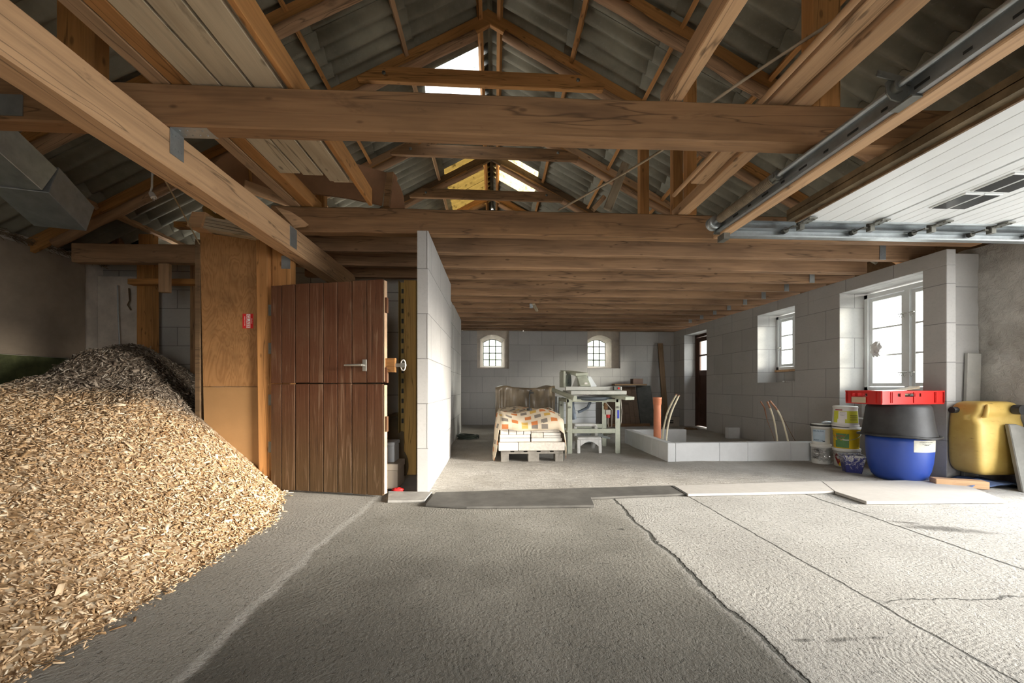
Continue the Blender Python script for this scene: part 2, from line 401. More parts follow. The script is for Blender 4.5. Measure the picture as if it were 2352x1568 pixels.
def clear_sheet(nm, c, tc_, f):
    m, nt, b = newmat(nm, .5)
    for n in list(nt.nodes):
        if n.type == 'BSDF_PRINCIPLED': nt.nodes.remove(n)
    out = [n for n in nt.nodes if n.type == 'OUTPUT_MATERIAL'][0]
    tr = N(nt, 'ShaderNodeBsdfTranslucent'); tp = N(nt, 'ShaderNodeBsdfTransparent'); ms = N(nt, 'ShaderNodeMixShader')
    g = noise(nt, vec(nt, 'Object'), 7, 5, .7)
    nt.links.new(ramp(nt, g, [(.36, sh(c, .25)), (.44, sh(c, .8)), (.7, c)]), tr.inputs[0])
    tp.inputs[0].default_value = c4(tc_); ms.inputs[0].default_value = f
    nt.links.new(tr.outputs[0], ms.inputs[1]); nt.links.new(tp.outputs[0], ms.inputs[2]); nt.links.new(ms.outputs[0], out.inputs[0]); return m
CLEAR = clear_sheet('weathered translucent sheet', (.30, .30, .28), (.8, .8, .75), .03)
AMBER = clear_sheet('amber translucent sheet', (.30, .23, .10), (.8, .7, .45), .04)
GLOWSH = clear_sheet('added sheet coloured as golden glow', (.060, .036, .008), (.5, .3, .1), .0)  # amber colour stands in for a golden glow of light on the roof
def glass_mat():
    m, nt, b = newmat('window glass', .02)
    for n in list(nt.nodes):
        if n.type == 'BSDF_PRINCIPLED': nt.nodes.remove(n)
    out = [n for n in nt.nodes if n.type == 'OUTPUT_MATERIAL'][0]
    gl = N(nt, 'ShaderNodeBsdfGlossy'); gl.inputs['Roughness'].default_value = .03
    tp = N(nt, 'ShaderNodeBsdfTransparent'); tp.inputs[0].default_value = (.94, .96, .95, 1)
    ms = N(nt, 'ShaderNodeMixShader'); ms.inputs[0].default_value = .05
    nt.links.new(tp.outputs[0], ms.inputs[1]); nt.links.new(gl.outputs[0], ms.inputs[2]); nt.links.new(ms.outputs[0], out.inputs[0]); return m
GLASS = glass_mat()
WHITEP = plain('white window paint', (.74, .76, .76), .45, var=.04, bumps=.05)
STEEL = plain('galvanised steel', (.38, .41, .42), .42, .75, var=.18, scale=9, bumps=.1, spec=.5)
STEELD = plain('dull dark steel', (.17, .17, .15), .5, .6, var=.3, scale=9, bumps=.1)
IRON = plain('black window iron', (.03, .03, .028), .6, var=.2)
RUST = plain('rusty edge profile', (.15, .115, .07), .75, .3, var=.5, scale=5, bumps=.3)
SPRING = plain('greased rusty spring', (.24, .19, .13), .6, .4, var=.35, scale=9)

def struct(o): o['kind'] = 'structure'; return o

# ------------------------------------------------------------ ground, floors
XL, XR = -5.2, 5.1       # outer walls
mb = MB(); mb.box(XL, XR + .1, -2.5, 3.55, -.2, 0); struct(mb.build('floor', FLOOR))
def hsand(u, v):
    x = XL + (XR + .4 - XL) * u; y = 3.5 + 6.5 * v
    z = .012 * mnoise.noise(Vector((x * 1.7, y * 1.7, 0))) + .006 * mnoise.noise(Vector((x * 6, y * 6, 3)))
    e = min(1, max(0, (y - 3.5) / .35)); return (x, y, -.004 + e * (z + .008))
mb = MB(); mb.grid(hsand, 150, 110); struct(mb.build('floor', SAND, fix=False)).name = 'floor_inner'
YARD = plain('pale yard gravel', (.50, .48, .44), .95, var=.2, scale=3, bumps=.5)
mb = MB(); mb.box(-40, 50, -30, 45, -.5, -.21); struct(mb.build('ground', YARD))

# ------------------------------------------------------------ right wall (block inner leaf with window and door recesses)
WX, ZT = 4.59, 2.35
def wall_piece(name, boxes, m, sub=None):
    mb = MB()
    for b in boxes: mb.box(*b)
    return struct(mb.build(name, m, bev=.004))
LW0, LW1 = 3.90, 4.89; SW0, SW1 = 5.65, 6.48; DR0, DR1 = 8.09, 9.06; LINT = 2.19
bx = [(WX, WX + .1, 3.68, LW0, 0, LINT), (WX + .1, XR, 3.8, LW0, 0, ZT),
      (WX, XR, LW0, LW1, 0, .55), (WX, XR, LW1, SW0, 0, LINT), (WX, XR, SW0, SW1, 0, 1.02),
      (WX, XR, SW1, DR0, 0, LINT), (WX, XR, DR1, 9.6, 0, LINT), (WX, WX + .1, 3.68, 9.6, LINT, ZT), (WX + .1, XR, LW0, 9.6, LINT, ZT),
      (WX + .34, WX + .44, SW0, SW1, 1.02, 1.235)]
wall_piece('wall_right', bx, BLK)
# old plastered outer wall by the garage opening
def rough_plane(name, fn, nu, nv, m, thick=.3):
    mb = MB(); mb.grid(fn, nu, nv); o = mb.build(name, m, thick=0); return o
def oldw(u, v):
    y = 2.9 + (3.98 - 2.9) * u; z = 2.42 * v
    k = .03 * mnoise.noise(Vector((y * 3, z * 3, 1))) + .012 * mnoise.noise(Vector((y * 11, z * 11, 5)))
    return (XR + k, y, z + (.03 * mnoise.noise(Vector((y * 6, 0, 2))) if v == 1 else 0))
mb = MB(); mb.grid(oldw, 40, 70)
mb.box(XR + .06, XR + .4, 2.9, 3.98, 0, 2.42)
struct(mb.build('wall_right', PLASTER)).name = 'wall_right_old'
mb = MB(); mb.box(XR, XR + .2, -2.5, -.3, 0, 2.7); mb.box(XR, XR + .2, -.3, 2.9, 2.28, 2.7); struct(mb.build('wall_right_near', PLASTER))
mb = MB(); mb.box(XR + .02, XR + .2, 2.9, 10, ZT + .07, 2.72); struct(mb.build('trim_1', WD))
# far wall: inner leaf with two openings, old wall behind with arched reveals
FY = 9.6
W1 = (-.43, .37, 1.41); W2 = (2.36, 3.20, 1.42)
bx = [(-2.5, W1[0], FY, FY + .1, 0, ZT), (W1[0], W1[1], FY, FY + .1, 0, W1[2]), (W1[1], W2[0], FY, FY + .1, 0, ZT),
      (W2[0], W2[1], FY, FY + .1, 0, W2[2]), (W2[1], XR, FY, FY + .1, 0, ZT)]
wall_piece('wall_back', bx, BLK)
def arch_outline(cx, w, z0, zs, rise, n=10):
    pts = [(cx - w / 2, z0), (cx + w / 2, z0), (cx + w / 2, zs)]
    for k in range(1, n):
        t = k / n; x = cx + w / 2 - w * t; pts.append((x, zs + rise * 4 * t * (1 - t)))
    pts.append((cx - w / 2, zs)); return pts
def arch_wall(mb, cx, x0, x1, z0, z1, y0, y1, wf, wb, zb, zs, rise, shift=0):
    A = arch_outline(cx, wf, zb - .03, zs + .05, rise + .03); B = arch_outline(cx + shift, wb, zb + .02, zs, rise)
    n = len(A); o = []
    for (x, z) in A:   # matching point on the outer rectangle
        dx, dz = x - cx, z - (zb + zs) / 2
        tx = ((x1 if dx > 0 else x0) - cx) / dx if abs(dx) > 1e-6 else 1e9
        tz = ((z1 if dz > 0 else z0) - (zb + zs) / 2) / dz if abs(dz) > 1e-6 else 1e9
        t = min(tx, tz); o.append((cx + dx * t, (zb + zs) / 2 + dz * t))
    vs = [(x, y0, z) for x, z in o] + [(x, y0, z) for x, z in A] + [(x, y1, z) for x, z in B]
    fs = []
    for i in range(n):
        j = (i + 1) % n; fs += [(i, j, n + j, n + i), (n + i, n + j, 2 * n + j, 2 * n + i)]
    mb.add(vs, fs)
    return B
mb = MB()
B1 = arch_wall(mb, -.045, -.8, .75, 1.0, 2.75, FY + .11, FY + .42, .62, .48, 1.47, 2.10, .09)
B2 = arch_wall(mb, 2.70, 2.1, 3.4, 1.0, 2.75, FY + .11, FY + .42, .62, .48, 1.47, 2.10, .09)
mb.box(-5.2, -.8, FY + .11, FY + .3, 0, 2.75); mb.box(.75, 2.1, FY + .11, FY + .3, 0, 2.75); mb.box(3.4, 5.2, FY + .11, FY + .3, 0, 2.75)
mb.box(-.8, .75, FY + .11, FY + .3, 0, 1.0); mb.box(2.1, 3.4, FY + .11, FY + .3, 0, 1.0)
struct(mb.build('wall_back', LIMEW)).name = 'wall_back_old'
# gable above
mb = MB(); mb.prism([(XL, FY + .12, 2.6), (XR, FY + .12, 2.6), (-.05, FY + .12, 5.45)], (0, .12, 0)); struct(mb.build('wall_gable', WD))
# partitions
mb = MB()
mb.box(-.685, -.585, 3.44, 5.22, 0, 2.34); struct(mb.build('wall_partition', BLK, bev=.004))
mb = MB(); mb.box(-.79, -.69, 6.6, 8.05, 0, ZT); mb.box(-.80, -.70, 5.45, 6.6, 0, ZT); mb.box(-2.5, -.8, 7.95, 8.05, 0, ZT); mb.box(-2.5, -2.4, 8.05, 9.6, 0, ZT)
struct(mb.build('wall_partition', BLK, bev=.004)).name = 'wall_partition_rear'
mb = MB(); mb.box(XL, -.69, 5.35, 5.45, 0, 2.75); struct(mb.build('wall_rear_left', BLKD))
# left wall with a slit of daylight at the board edge
mb = MB()
for b in ((-2.5, 3.93, 0, 2.62), (3.955, 5.35, 0, 2.62), (3.93, 3.955, 0, 1.62), (3.93, 3.955, 1.95, 2.62)):
    mb.box(XL - .3, XL, b[0], b[1], b[2], b[3])
struct(mb.build('wall_left', LIMEW))
mb = MB(); mb.box(XL - .3, -.65, -2.7, -2.5, 0, 2.7); mb.box(.65, XR + .2, -2.7, -2.5, 0, 2.7); mb.box(-.65, .65, -2.7, -2.5, 2.2, 2.7); mb.prism([(XL - .3, -2.5, 2.6), (XR + .2, -2.5, 2.6), (-.05, -2.5, 5.5)], (0, -.12, 0)); struct(mb.build('wall_front', LIMEW))  # gap in the middle is added, unseen, so daylight reaches the beam fronts

# ------------------------------------------------------------ roof
RX, RZ, RS = -.05, 5.40, .54
def R_(X): return RZ - RS * abs(X - RX)
ca = math.cos(math.atan(RS)); sa = math.sin(math.atan(RS))
PUR = [.12, .98, 1.84, 2.70, 3.56, 4.42]
def sheet_rows(side):
    m1 = MB(); sk = MB(); glow_mb = MB(); pitch = .177
    rows = [(0.0, .98)] + [(PUR[i] - .10, PUR[i + 1] + .02) for i in range(1, 5)] + [(4.32, 5.5)]
    rows[0] = (.03, 1.0)
    for ri, (a, b) in enumerate(rows):
        y = -2.5; k = 0
        while y < 9.75:
            y1 = min(y + 6 * pitch, 9.75); dz = .010 * (k % 2) + .022 * ((b - a) > 0) * 0
            def fn(u, v, a=a, b=b, y=y, y1=y1, dz=dz):
                s = a + (b - a) * v; yy = y + (y1 + .06 - y) * u
                lift = .035 * (1 - v)      # upper sheet laps over the lower one
                z = RZ - RS * s + .03 + .040 * math.sin(2 * PI * yy / pitch) + dz - lift * 0 + .03 * (1 - v) * 0 + (.0 if ri == 0 else -.012 + .012 * v)
                return (RX + side * s, yy, z)
            target = glow_mb if (side < 0 and ri == 0 and 7.2 < y + .5 < 8.9) else sk if ((side < 0 and ri == 0 and 4.85 < y + .5 < 5.95) or (side > 0 and ri in (0, 1) and 7.45 < y + .5 < 8.55 and ri == 0)) else m1
            target.grid(fn, 60, 2); y = y1; k += 1
    o = struct(m1.build('ceiling', ROOF, fix=False, thick=.007)); o.name = 'ceiling_left' if side < 0 else 'ceiling_right'
    if side < 0: struct(glow_mb.build('window', GLOWSH, fix=False)).name = 'window_7'  # added sheet near the far ridge, its colour imitates a sunlit glow
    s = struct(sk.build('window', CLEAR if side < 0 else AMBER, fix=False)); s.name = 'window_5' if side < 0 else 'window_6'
sheet_rows(-1); sheet_rows(1)
mb = MB(); mb.prism([(RX - .12, -2.5, RZ - .02), (RX, -2.5, RZ + .10), (RX + .12, -2.5, RZ - .02), (RX + .12, -2.5, RZ + .02), (RX, -2.5, RZ + .13), (RX - .12, -2.5, RZ + .02)], (0, 12.3, 0)); struct(mb.build('ceiling_ridge', ROOF))

ORD = ['topmost', 'second', 'third', 'fourth', 'fifth', 'lowest']
for side in (-1, 1):
    for i, s in enumerate(PUR):
        x = RX + side * s; z = R_(x) - .035
        o = timber('roof_batten', (x, -2.4, z), (x, 9.65, z), .045, .07, [WO, WL][(i + (side > 0)) % 2] if side < 0 else WO, up=(side * sa, 0, ca), wob=.002, bev=0)
        w = 'left' if side < 0 else 'right'
        tag(o, f'{ORD[i]} orange roof batten counted down from the ridge on the {w} roof slope', 'roof batten', f'battens under the {w} roof slope')

# ------------------------------------------------------------ trusses
def truss(Y, where, tie=(-4.7, 4.75), dark=False, posts=(), tieZ=(2.35, 2.575), mat=WO, tm=WB, cz=0.0):
    t = empty('roof_truss', (RX, Y, 2.35), f'wooden roof truss {where}', 'roof truss', 'roof trusses across the shed')
    y = Y + .05
    if tie: timber('tie_beam', (tie[0], y, (tieZ[0] + tieZ[1]) / 2), (tie[1], y, (tieZ[0] + tieZ[1]) / 2), .10, tieZ[1] - tieZ[0], tm, t, wob=.004, bev=.008)
    for sd in (-1, 1):
        # upper plank just under the battens, rough log below it
        def P(s, drop): return (RX + sd * (s + drop * sa), y, RZ - RS * s - drop * ca + 0)
        off = .07 + .075
        timber('rafter', P(-.09 if sd < 0 else -.16, off), P(5.15, off), .055, .15, mat, t, wob=.002)
        timber('lath', (P(.35, off + .095)[0], y - .012, P(.35, off + .095)[2]), (P(4.6, off + .095)[0], y - .012, P(4.6, off + .095)[2]), .04, .03, WO, t, bev=0)
        timber('lower_rafter', P(.02, off + .165), P(4.75, off + .165), .10, .105, WR, t, wob=.006, round_=True)
    # collar with ends sawn to the roof slope
    mb = MB(); zt, zb = 4.60 + cz, 4.45 + cz; ht, hb = 1.20, 1.42; cx = -.14
    mb.prism([(cx - hb, Y - .055, zb), (cx + hb, Y - .055, zb - .02), (cx + hb + .02, Y - .055, zb + .05), (cx + ht, Y - .055, zt), (cx - ht, Y - .055, zt + .02), (cx - hb - .01, Y - .055, zb + .03)], (0, .055, 0))
    c = mb.build('collar_tie', mat if not dark else WB, t, bev=.004)
    for q in (-1, 1):
        b = MB(); b.lathe((cx + q * 1.12, Y - .055, 4.54 + cz), [(.022, 0), (.022, .006), (.011, .007), (.011, .016)], 12, (0, -1, 0)); b.build('bolt', STEELD, c)
    for (px, w) in posts:
        timber('post', (px, y, tieZ[1] if tie else 2.57), (px, y, R_(px) - .28), w, .09, mat, t, up=(0, 1, 0))
    return t
truss(2.13, 'with the massive tie beam crossing the whole picture', tie=(-4.75, 4.75), posts=((1.93, .17), (-2.22, .19)))
truss(3.53, 'whose tie beam rests on top of the block partition', tie=(-2.0, 4.78), posts=((1.87, .09),), cz=.13)
truss(4.50, 'with its peak and bolted collar above the massive tie beam', tie=(-4.72, 4.59), tieZ=(2.35, 2.56), posts=((1.80, .11), (2.21, .12), (-2.0, .09)), tm=WJ)
truss(5.90, 'whose grey collar shows just under the massive tie beam', tie=None, dark=True, mat=WL)
truss(7.20, 'whose collar crosses in front of the glowing yellow roof sheets', tie=None, dark=True, mat=WD)
truss(8.70, 'lit orange at the far end of the roof', tie=None, mat=WO)

def straps(mb, x, y0, z0, z1):
    mb.box(x - .035, x + .035, y0 - .004, y0, z0, z1 - .02)
    for k in range(5): mb.cyl((x + (-.015 if k % 2 else .015), y0 - .004, z0 + .025 + k * .03), (x + (-.015 if k % 2 else .015), y0 - .007, z0 + .025 + k * .03), .005, 6)
JY = [4.03, 4.97, 5.42, 5.90, 6.35, 6.80, 7.25, 7.72, 8.18, 8.65, 9.10, 9.47]
WORDS = ['first', 'second', 'third', 'fourth', 'fifth', 'sixth', 'seventh', 'eighth', 'ninth', 'tenth', 'eleventh', 'twelfth']
for i, y in enumerate(JY):
    j = timber('ceiling_joist', (-2.4 if y < 5.3 or y > 8 else -.8, y + .04, 2.45), (WX + .3, y + .04, 2.45), .075, .20, WJ, wob=.003)
    tag(j, f'{WORDS[i]} lone ceiling joist counted back from the partition-top tie beam over the blockwork room', 'ceiling joist', 'ceiling joists over the blockwork room')
    if i < 9:
        mb = MB(); x = 4.28; straps(mb, x, y + .001, ZT, 2.55); mb.build('joist_hanger', STEEL, j)
# boarding over the joists is dark: wall plate + loft boards at the far end
mb = MB(); mb.box(-.8, 2.2, 8.0, 9.55, 2.555, 2.58); o = mb.build('loft_boarding', WD); tag(o, 'dark boarding lying over the far ceiling joists above the arched windows', 'boards')

# nail plate on the massive tie beam, timber ends over the old wall, small fixings under the far joists
tb = [o for o in bpy.data.objects if o.name.startswith('roof_truss')][0]
mb = MB(); mb.box(-2.62, -2.47, 2.124, 2.129, 2.37, 2.48); mb.build('nail_plate', STEEL, tb)
a = timber('wall_plate_end', (4.86, 3.10, 2.395), (4.86, 3.75, 2.395), .14, .08, WB); a.location.z = 2.47; tag(a, 'dark timber end lying over the old plastered wall at the right edge', 'timber')
a = timber('wall_plate_end', (5.0, 3.35, 2.395), (4.75, 3.38, 2.395), .09, .08, WO); a.location.z = 2.47; tag(a, 'orange block of timber over the old plastered wall at the right edge', 'timber')
a = timber('ceiling_batten', (.66, 6.4, 2.335), (.78, 6.95, 2.335), .05, .03, WG); tag(a, 'short pale batten screwed under the ceiling joists above the saw bench', 'batten')
mb = MB(); mb.box(.60, .65, 6.42, 6.47, 2.28, 2.35); mb.cyl((.625, 6.40, 2.31), (.625, 6.44, 2.31), .02, 10); mb.build('junction_box', STEEL, a)
# ============================================================ overhead timber
GAL = 'timbers stored lengthwise over the tie beams'
o = timber('timber_beam', (-1.87, -2.3, 2.24), (-1.87, 4.92, 2.24), .15, .22, WL, wob=.002, bev=.01)
o.location.x = -1.82
tag(o, 'long squared beam running away from the lower left, bracketed under the massive tie beam', 'beam')
def bracket(parent, x, y, z, sx=1):
    mb = MB(); mb.box(x - .002, x + .002, y - .045, y + .045, z - .14, z); mb.box(x, x + .19, y - .045, y + .045, z - .002, z + .002)
    for k in range(8):
        yy = y - .03 + .02 * (k % 4); zz = z - .03 - .07 * (k // 4); mb.cyl((x, yy, zz), (x + .005, yy, zz), .005, 6)
        mb.cyl((x + .03 + .04 * (k % 4), y - .02 + .04 * (k // 4), z - .005), (x + .03 + .04 * (k % 4), y - .02 + .04 * (k // 4), z), .005, 6)
    return mb.build('angle_bracket', STEEL, parent)
bracket(o, -1.742, 2.19, 2.348)
mb = MB(); mb.box(-1.745, -1.741, 3.36, 3.47, 2.16, 2.33); mb.build('nail_plate', STEEL, o)
post = timber('timber_post', (-1.985, 3.72, 0), (-1.985, 3.72, 2.42), .17, .10, WO, up=(0, 1, 0))
tag(post, 'short orange post carrying the long squared beam, seen above the red stable door', 'post')
mb = MB(); mb.box(-1.98, -1.90, 3.664, 3.668, 2.05, 2.17); mb.build('nail_plate', STEEL, post)
post = timber('timber_post', (-2.105, 3.66, 0), (-2.13, 3.66, 2.30), .10, .10, WO, up=(0, 1, 0))
tag(post, 'tall slim orange post the red stable door hangs from', 'post')
for z in (.35, .78, 1.25, 1.6):
    mb = MB(); mb.box(-2.06, -2.035, 3.598, 3.604, z, z + .10); mb.build('hinge', STEELD, post)

# twin joists and pale boards stored over the left of the two front tie beams
Z0 = 2.577
a = timber('timber_beam', (-1.79, -2.2, Z0 + .06), (-1.79, 3.68, Z0 + .06), .10, .12, WL, bev=.005); tag(a, 'brown stored joist left of the pair running over both front tie beams', 'beam', GAL)
a = timber('timber_beam', (-1.685, -2.2, Z0 + .06), (-1.685, 3.72, Z0 + .06), .10, .12, WO, bev=.005); tag(a, 'orange stored joist right of the pair, touching the pale boards', 'beam', GAL)
for x, y1, l in ((-1.555, 3.00, 'left one of the three wide pale boards stored over the massive tie beam'), (-1.392, 3.02, 'middle one of the three wide pale boards stored over the massive tie beam'), (-1.225, 3.10, 'right one of the three wide pale boards over the massive tie beam, thicker and streaked')):
    a = timber('stored_board', (x, -2.1, Z0 + .014), (x, y1, Z0 + .014), .150, .026, WG, bev=.002); tag(a, l, 'board', 'pale boards stored overhead')
a = timber('stored_board', (-1.215, -2.0, Z0 + .042), (-1.215, 3.17, Z0 + .042), .16, .026, WG, bev=.002); tag(a, 'pale board lying on top of the rightmost of the three overhead boards', 'board', 'pale boards stored overhead')
a = timber('stored_board', (-1.11, -2.2, Z0 + .075), (-1.11, 3.5, Z0 + .075), .03, .15, WO, bev=.002); tag(a, 'thin orange board standing on edge beside the pale overhead boards', 'board', GAL)
# right-hand stored timbers
a = timber('timber_beam', (1.03, -2.2, Z0 + .065), (1.03, 2.24, Z0 + .065), .085, .125, WL, bev=.005); tag(a, 'single squared timber ending on the massive tie beam right of the ridge', 'beam', GAL)
a = timber('timber_beam', (1.655, -2.2, Z0 + .05), (1.655, 3.05, Z0 + .05), .115, .05, WL, bev=.004); tag(a, 'shorter broad timber left of the pair stored over the right half of the tie beam', 'beam', GAL)
a = timber('timber_beam', (1.785, -2.2, Z0 + .045), (1.785, 3.66, Z0 + .045), .11, .09, WL, bev=.004); tag(a, 'longer timber right of the pair, reaching the partition-top tie beam', 'beam', GAL)
a = timber('wooden_pole', (1.555, -2.0, Z0 + .05), (1.555, 3.25, Z0 + .03), .035, .035, WL, round_=True); tag(a, 'slim round pole lying beside the broad stored timbers', 'pole', GAL)
# bent cane
P0 = Vector((.60, 3.56, 2.60)); P1 = at(1520, 345, D=2.75); P2 = at(1640, 232, D=2.22); P3 = at(1990, 0, D=1.95); P4 = P3 + (P3 - P2) * .6
mb = MB(); pts = []
ctrl = [P0, P1, P2, P3, P4]
for i in range(4):
    for k in range(6):
        t = k / 6; p0 = ctrl[max(i - 1, 0)]; p1 = ctrl[i]; p2 = ctrl[i + 1]; p3 = ctrl[min(i + 2, 4)]
        pts.append(.5 * ((2 * p1) + (p2 - p0) * t + (2 * p0 - 5 * p1 + 4 * p2 - p3) * t * t + (3 * p1 - p0 - 3 * p2 + p3) * t ** 3))
pts.append(P4); mb.tube(pts, .0085, 8); o = mb.build('bent_rod', plain('pale bent cane', (.36, .28, .19), .6, var=.2)); tag(o, 'long thin bent cane lying across the tie beams towards the upper right', 'cane')
# small leaning battens over the second tie beam
for (x0, y0, x1, y1, D, w, m, l) in ((1395, 482, 1437, 375, 3.68, .11, WG, 'pale batten leaning upright behind the partition-top tie beam'), (1362, 482, 1388, 452, 3.6, .06, WL, 'short stub of batten leaning left of the pale one'), (1572, 470, 1660, 345, 3.9, .05, WL, 'thin lath leaning behind the right-hand roof posts')):
    a = timber('leaning_batten', at(x0, y0, D=D), at(x1, y1, D=D + .15), w * .75, .03, m, up=(0, -1, 0)); tag(a, l, 'batten')

# curved plywood panel and its cleat, standing behind the boards
mb = MB(); D = 3.72
pl = [(495, 372), (512, 358), (540, 348), (600, 346), (760, 362), (820, 376), (888, 396)]
top = [at(x, y, D=D) for x, y in pl]; bot = [at(x, y, D=D) for x, y in [(876, 471), (800, 455), (700, 441), (600, 440), (560, 430), (520, 410)]]
mb.prism(top + bot, (0, .02, 0)); pn = mb.build('curved_panel', PLYS); tag(pn, 'reddish curved plywood panel standing above the tie beams behind the pale boards', 'plywood panel')
mb = MB(); mb.prism([at(x, y, D=3.68) for x, y in [(880, 473), (888, 396), (903, 394), (893, 473)]], (0, .05, 0)); mb.build('cleat', WB, pn)
mb = MB(); mb.prism([at(x, y, D=3.72) for x, y in [(893, 478), (903, 394), (912, 406), (911, 414), (920, 430), (926, 448), (929, 478)]], (0, .02, 0)); mb.build('rounded_end', PLYS, pn)
timber('upright', at(577, 427, D=3.70), at(573, 384, D=3.70), .02, .03, WO, pn, up=(0, 1, 0))
a = timber('stored_board', at(560, 425, D=3.25), at(680, 470, D=3.5), .02, .10, WL, up=(0, 0, 1)); tag(a, 'bowed board lying between the long squared beam and the twin stored joists', 'board')
mb = MB(); mb.prism([at(x, y, D=3.35) for x, y in [(632, 474), (668, 486), (690, 500), (708, 515), (700, 520), (676, 522)]], (0, .012, 0)); o = mb.build('wood_splinter', WL); tag(o, 'jagged scrap of wood sticking out over the long squared beam', 'scrap wood')

# ============================================================ raised garage door and its gear
DZ = 2.27
DOORW = plain('white door skin', (.70, .72, .72), .42, var=.04, scale=3, bumps=.05)
dr = empty('garage_door', (3.7, 1.6, DZ), 'raised white sectional garage door with small dark windows hanging overhead at right', 'garage door')
Y0d, Y1d = -.25, 2.93
edges = [2.40, 3.05, 3.57, 4.09, 4.61, 4.98]
for i in range(5):
    x0, x1 = edges[i] + .007, edges[i + 1] - .007
    mb = MB(); n = 5
    prof = []
    for k in range(n):        # fine grooves along the panel
        xa = x0 + (x1 - x0) * k / n; xb = x0 + (x1 - x0) * (k + 1) / n
        prof += [(xa + .003, DZ), (xb - .006, DZ), (xb - .003, DZ + .004)]
    poly = [(x0, DZ + .04)] + prof + [(x1, DZ + .04)]
    hole = (i == 1)
    mb.prism([(x, Y0d, z) for x, z in poly], (0, Y1d - Y0d, 0)); p = mb.build('door_section', DOORW, dr)
    mb = MB(); mb.box(x0, x1, Y1d - .004, Y1d + .012, DZ - .012, DZ + .045); mb.build('end_cap', STEEL, p)
for k in range(12):
    y1 = 2.665 - .245 * k - (.0 if k % 1 else 0)
    for xw in (3.21, 3.35):
        f = MB(); f.box(xw - .012, xw + .125, y1 - .21, y1 + .012, DZ - .010, DZ + .001); fr = f.build('window_frame', DOORW, dr, bev=.003)
        g = MB(); g.box(xw, xw + .112, y1 - .198, y1, DZ - .013, DZ - .009); g.build('pane', plain('dark door pane', (.04, .045, .05), .12, var=.05, bumps=0, spec=.6) if k == 0 and xw == 3.21 else bpy.data.materials['dark door pane'], fr)
mb = MB(); mb.box(2.33, 2.40, Y0d, Y1d + .02, DZ - .002, DZ + .045); mb.box(2.33, 2.345, Y0d, Y1d + .02, DZ + .04, DZ + .085); mb.build('edge_profile', RUST, dr)
mb = MB(); mb.box(2.385, 2.40, Y0d, Y1d, DZ - .02, DZ); mb.build('bottom_seal', WD, dr)
for x in (2.46, 3.05, 3.57, 4.09, 4.61):
    mb = MB(); mb.box(x - .035, x + .035, 2.84, 2.95, DZ - .022, DZ - .012); mb.box(x - .02, x + .02, 2.95, 2.99, DZ - .06, DZ + .005)
    for q in (-.02, .02):
        mb.cyl((x + q, 2.86, DZ - .022), (x + q, 2.86, DZ - .028), .008, 8); mb.cyl((x + q, 2.92, DZ - .022), (x + q, 2.92, DZ - .028), .008, 8)
    h = mb.build('hinge_bracket', STEELD, dr, bev=.002)
    mb = MB(); mb.cyl((x - .06, 2.97, DZ - .03), (x - .06, 3.05, DZ - .03), .006, 8); mb.cyl((x - .06, 3.045, DZ - .03), (x - .06, 3.075, DZ - .03), .024, 14); mb.box(x - .06, x, 2.965, 2.975, DZ - .036, DZ - .024); mb.build('roller', STEELD, h)
tr = empty('door_track', (3.5, 3.08, 2.2), 'galvanised horizontal door track carrying the rollers of the raised door', 'door track')
mb = MB(); y0 = 3.04
mb.box(1.90, 5.05, y0, y0 + .05, 2.180, 2.184); mb.box(1.90, 5.05, y0 + .048, y0 + .052, 2.18, 2.245); mb.box(1.90, 5.05, y0 - .003, y0, 2.18, 2.192)
mb.build('lower_rail', STEEL, tr)
mb = MB(); mb.box(1.90, 5.05, y0 + .054, y0 + .058, 2.25, 2.32); mb.box(1.90, 5.05, y0 + .02, y0 + .054, 2.315, 2.32); mb.box(1.90, 5.05, y0 + .0, y0 + .054, 2.247, 2.251); mb.build('upper_rail', STEEL, tr)
mb = MB(); mb.box(2.55, 2.60, y0 + .062, y0 + .066, 2.24, 2.36); mb.bar((2.52, y0 + .07, 2.34), (2.38, 3.5, 2.36), .03, .004); mb.build('hanger_strap', STEEL, tr)
mb = MB(); mb.box(1.86, 1.91, y0 - .02, y0 + .07, 2.15, 2.30); mb.build('end_plate', STEELD, tr)
cp = timber('timber_beam', (1.895, -2.2, 2.272), (1.895, 3.16, 2.272), .09, .145, WL, bev=.006); tag(cp, 'long timber hung below the tie beams behind the door spring shaft', 'beam')
sf = empty('spring_shaft', (1.80, 1.5, 2.276), 'steel torsion spring shaft with cable drum running towards the upper right', 'spring shaft')
mb = MB(); mb.cyl((1.78, -1.5, 2.276), (1.78, 3.06, 2.276), .0127, 14); mb.build('shaft', STEEL, sf)
mb = MB(); pts = []
nt_ = 46
for k in range(nt_ * 10 + 1):
    t = 2 * PI * k / 10; pts.append((1.78 + .030 * math.cos(t), 2.36 + .58 * k / (nt_ * 10), 2.276 + .030 * math.sin(t)))
mb.tube(pts, .0056, 5); mb.build('torsion_spring', SPRING, sf)
mb = MB(); mb.cyl((1.78, 2.32, 2.276), (1.78, 2.37, 2.276), .026, 16); mb.cbox((1.78, 2.345, 2.276), .07, .03, .024); mb.cbox((1.78, 2.345, 2.276), .024, .03, .07); mb.build('winding_cone', STEELD, sf)
mb = MB(); mb.lathe((1.78, 3.0, 2.276), [(.03, 0), (.052, .002), (.052, .008), (.044, .012), (.046, .02), (.044, .028), (.046, .036), (.044, .044), (.054, .05), (.054, .056), (.02, .06)], 28, (0, 1, 0)); mb.build('cable_drum', STEEL, sf)
mb = MB(); mb.box(1.82, 1.848, -1.8, 3.10, 2.215, 2.222); mb.box(1.846, 1.850, -1.8, 3.10, 2.215, 2.31); mb.box(1.82, 1.848, -1.8, 3.10, 2.303, 2.31); mb.box(1.818, 1.821, -1.8, 3.10, 2.215, 2.228)
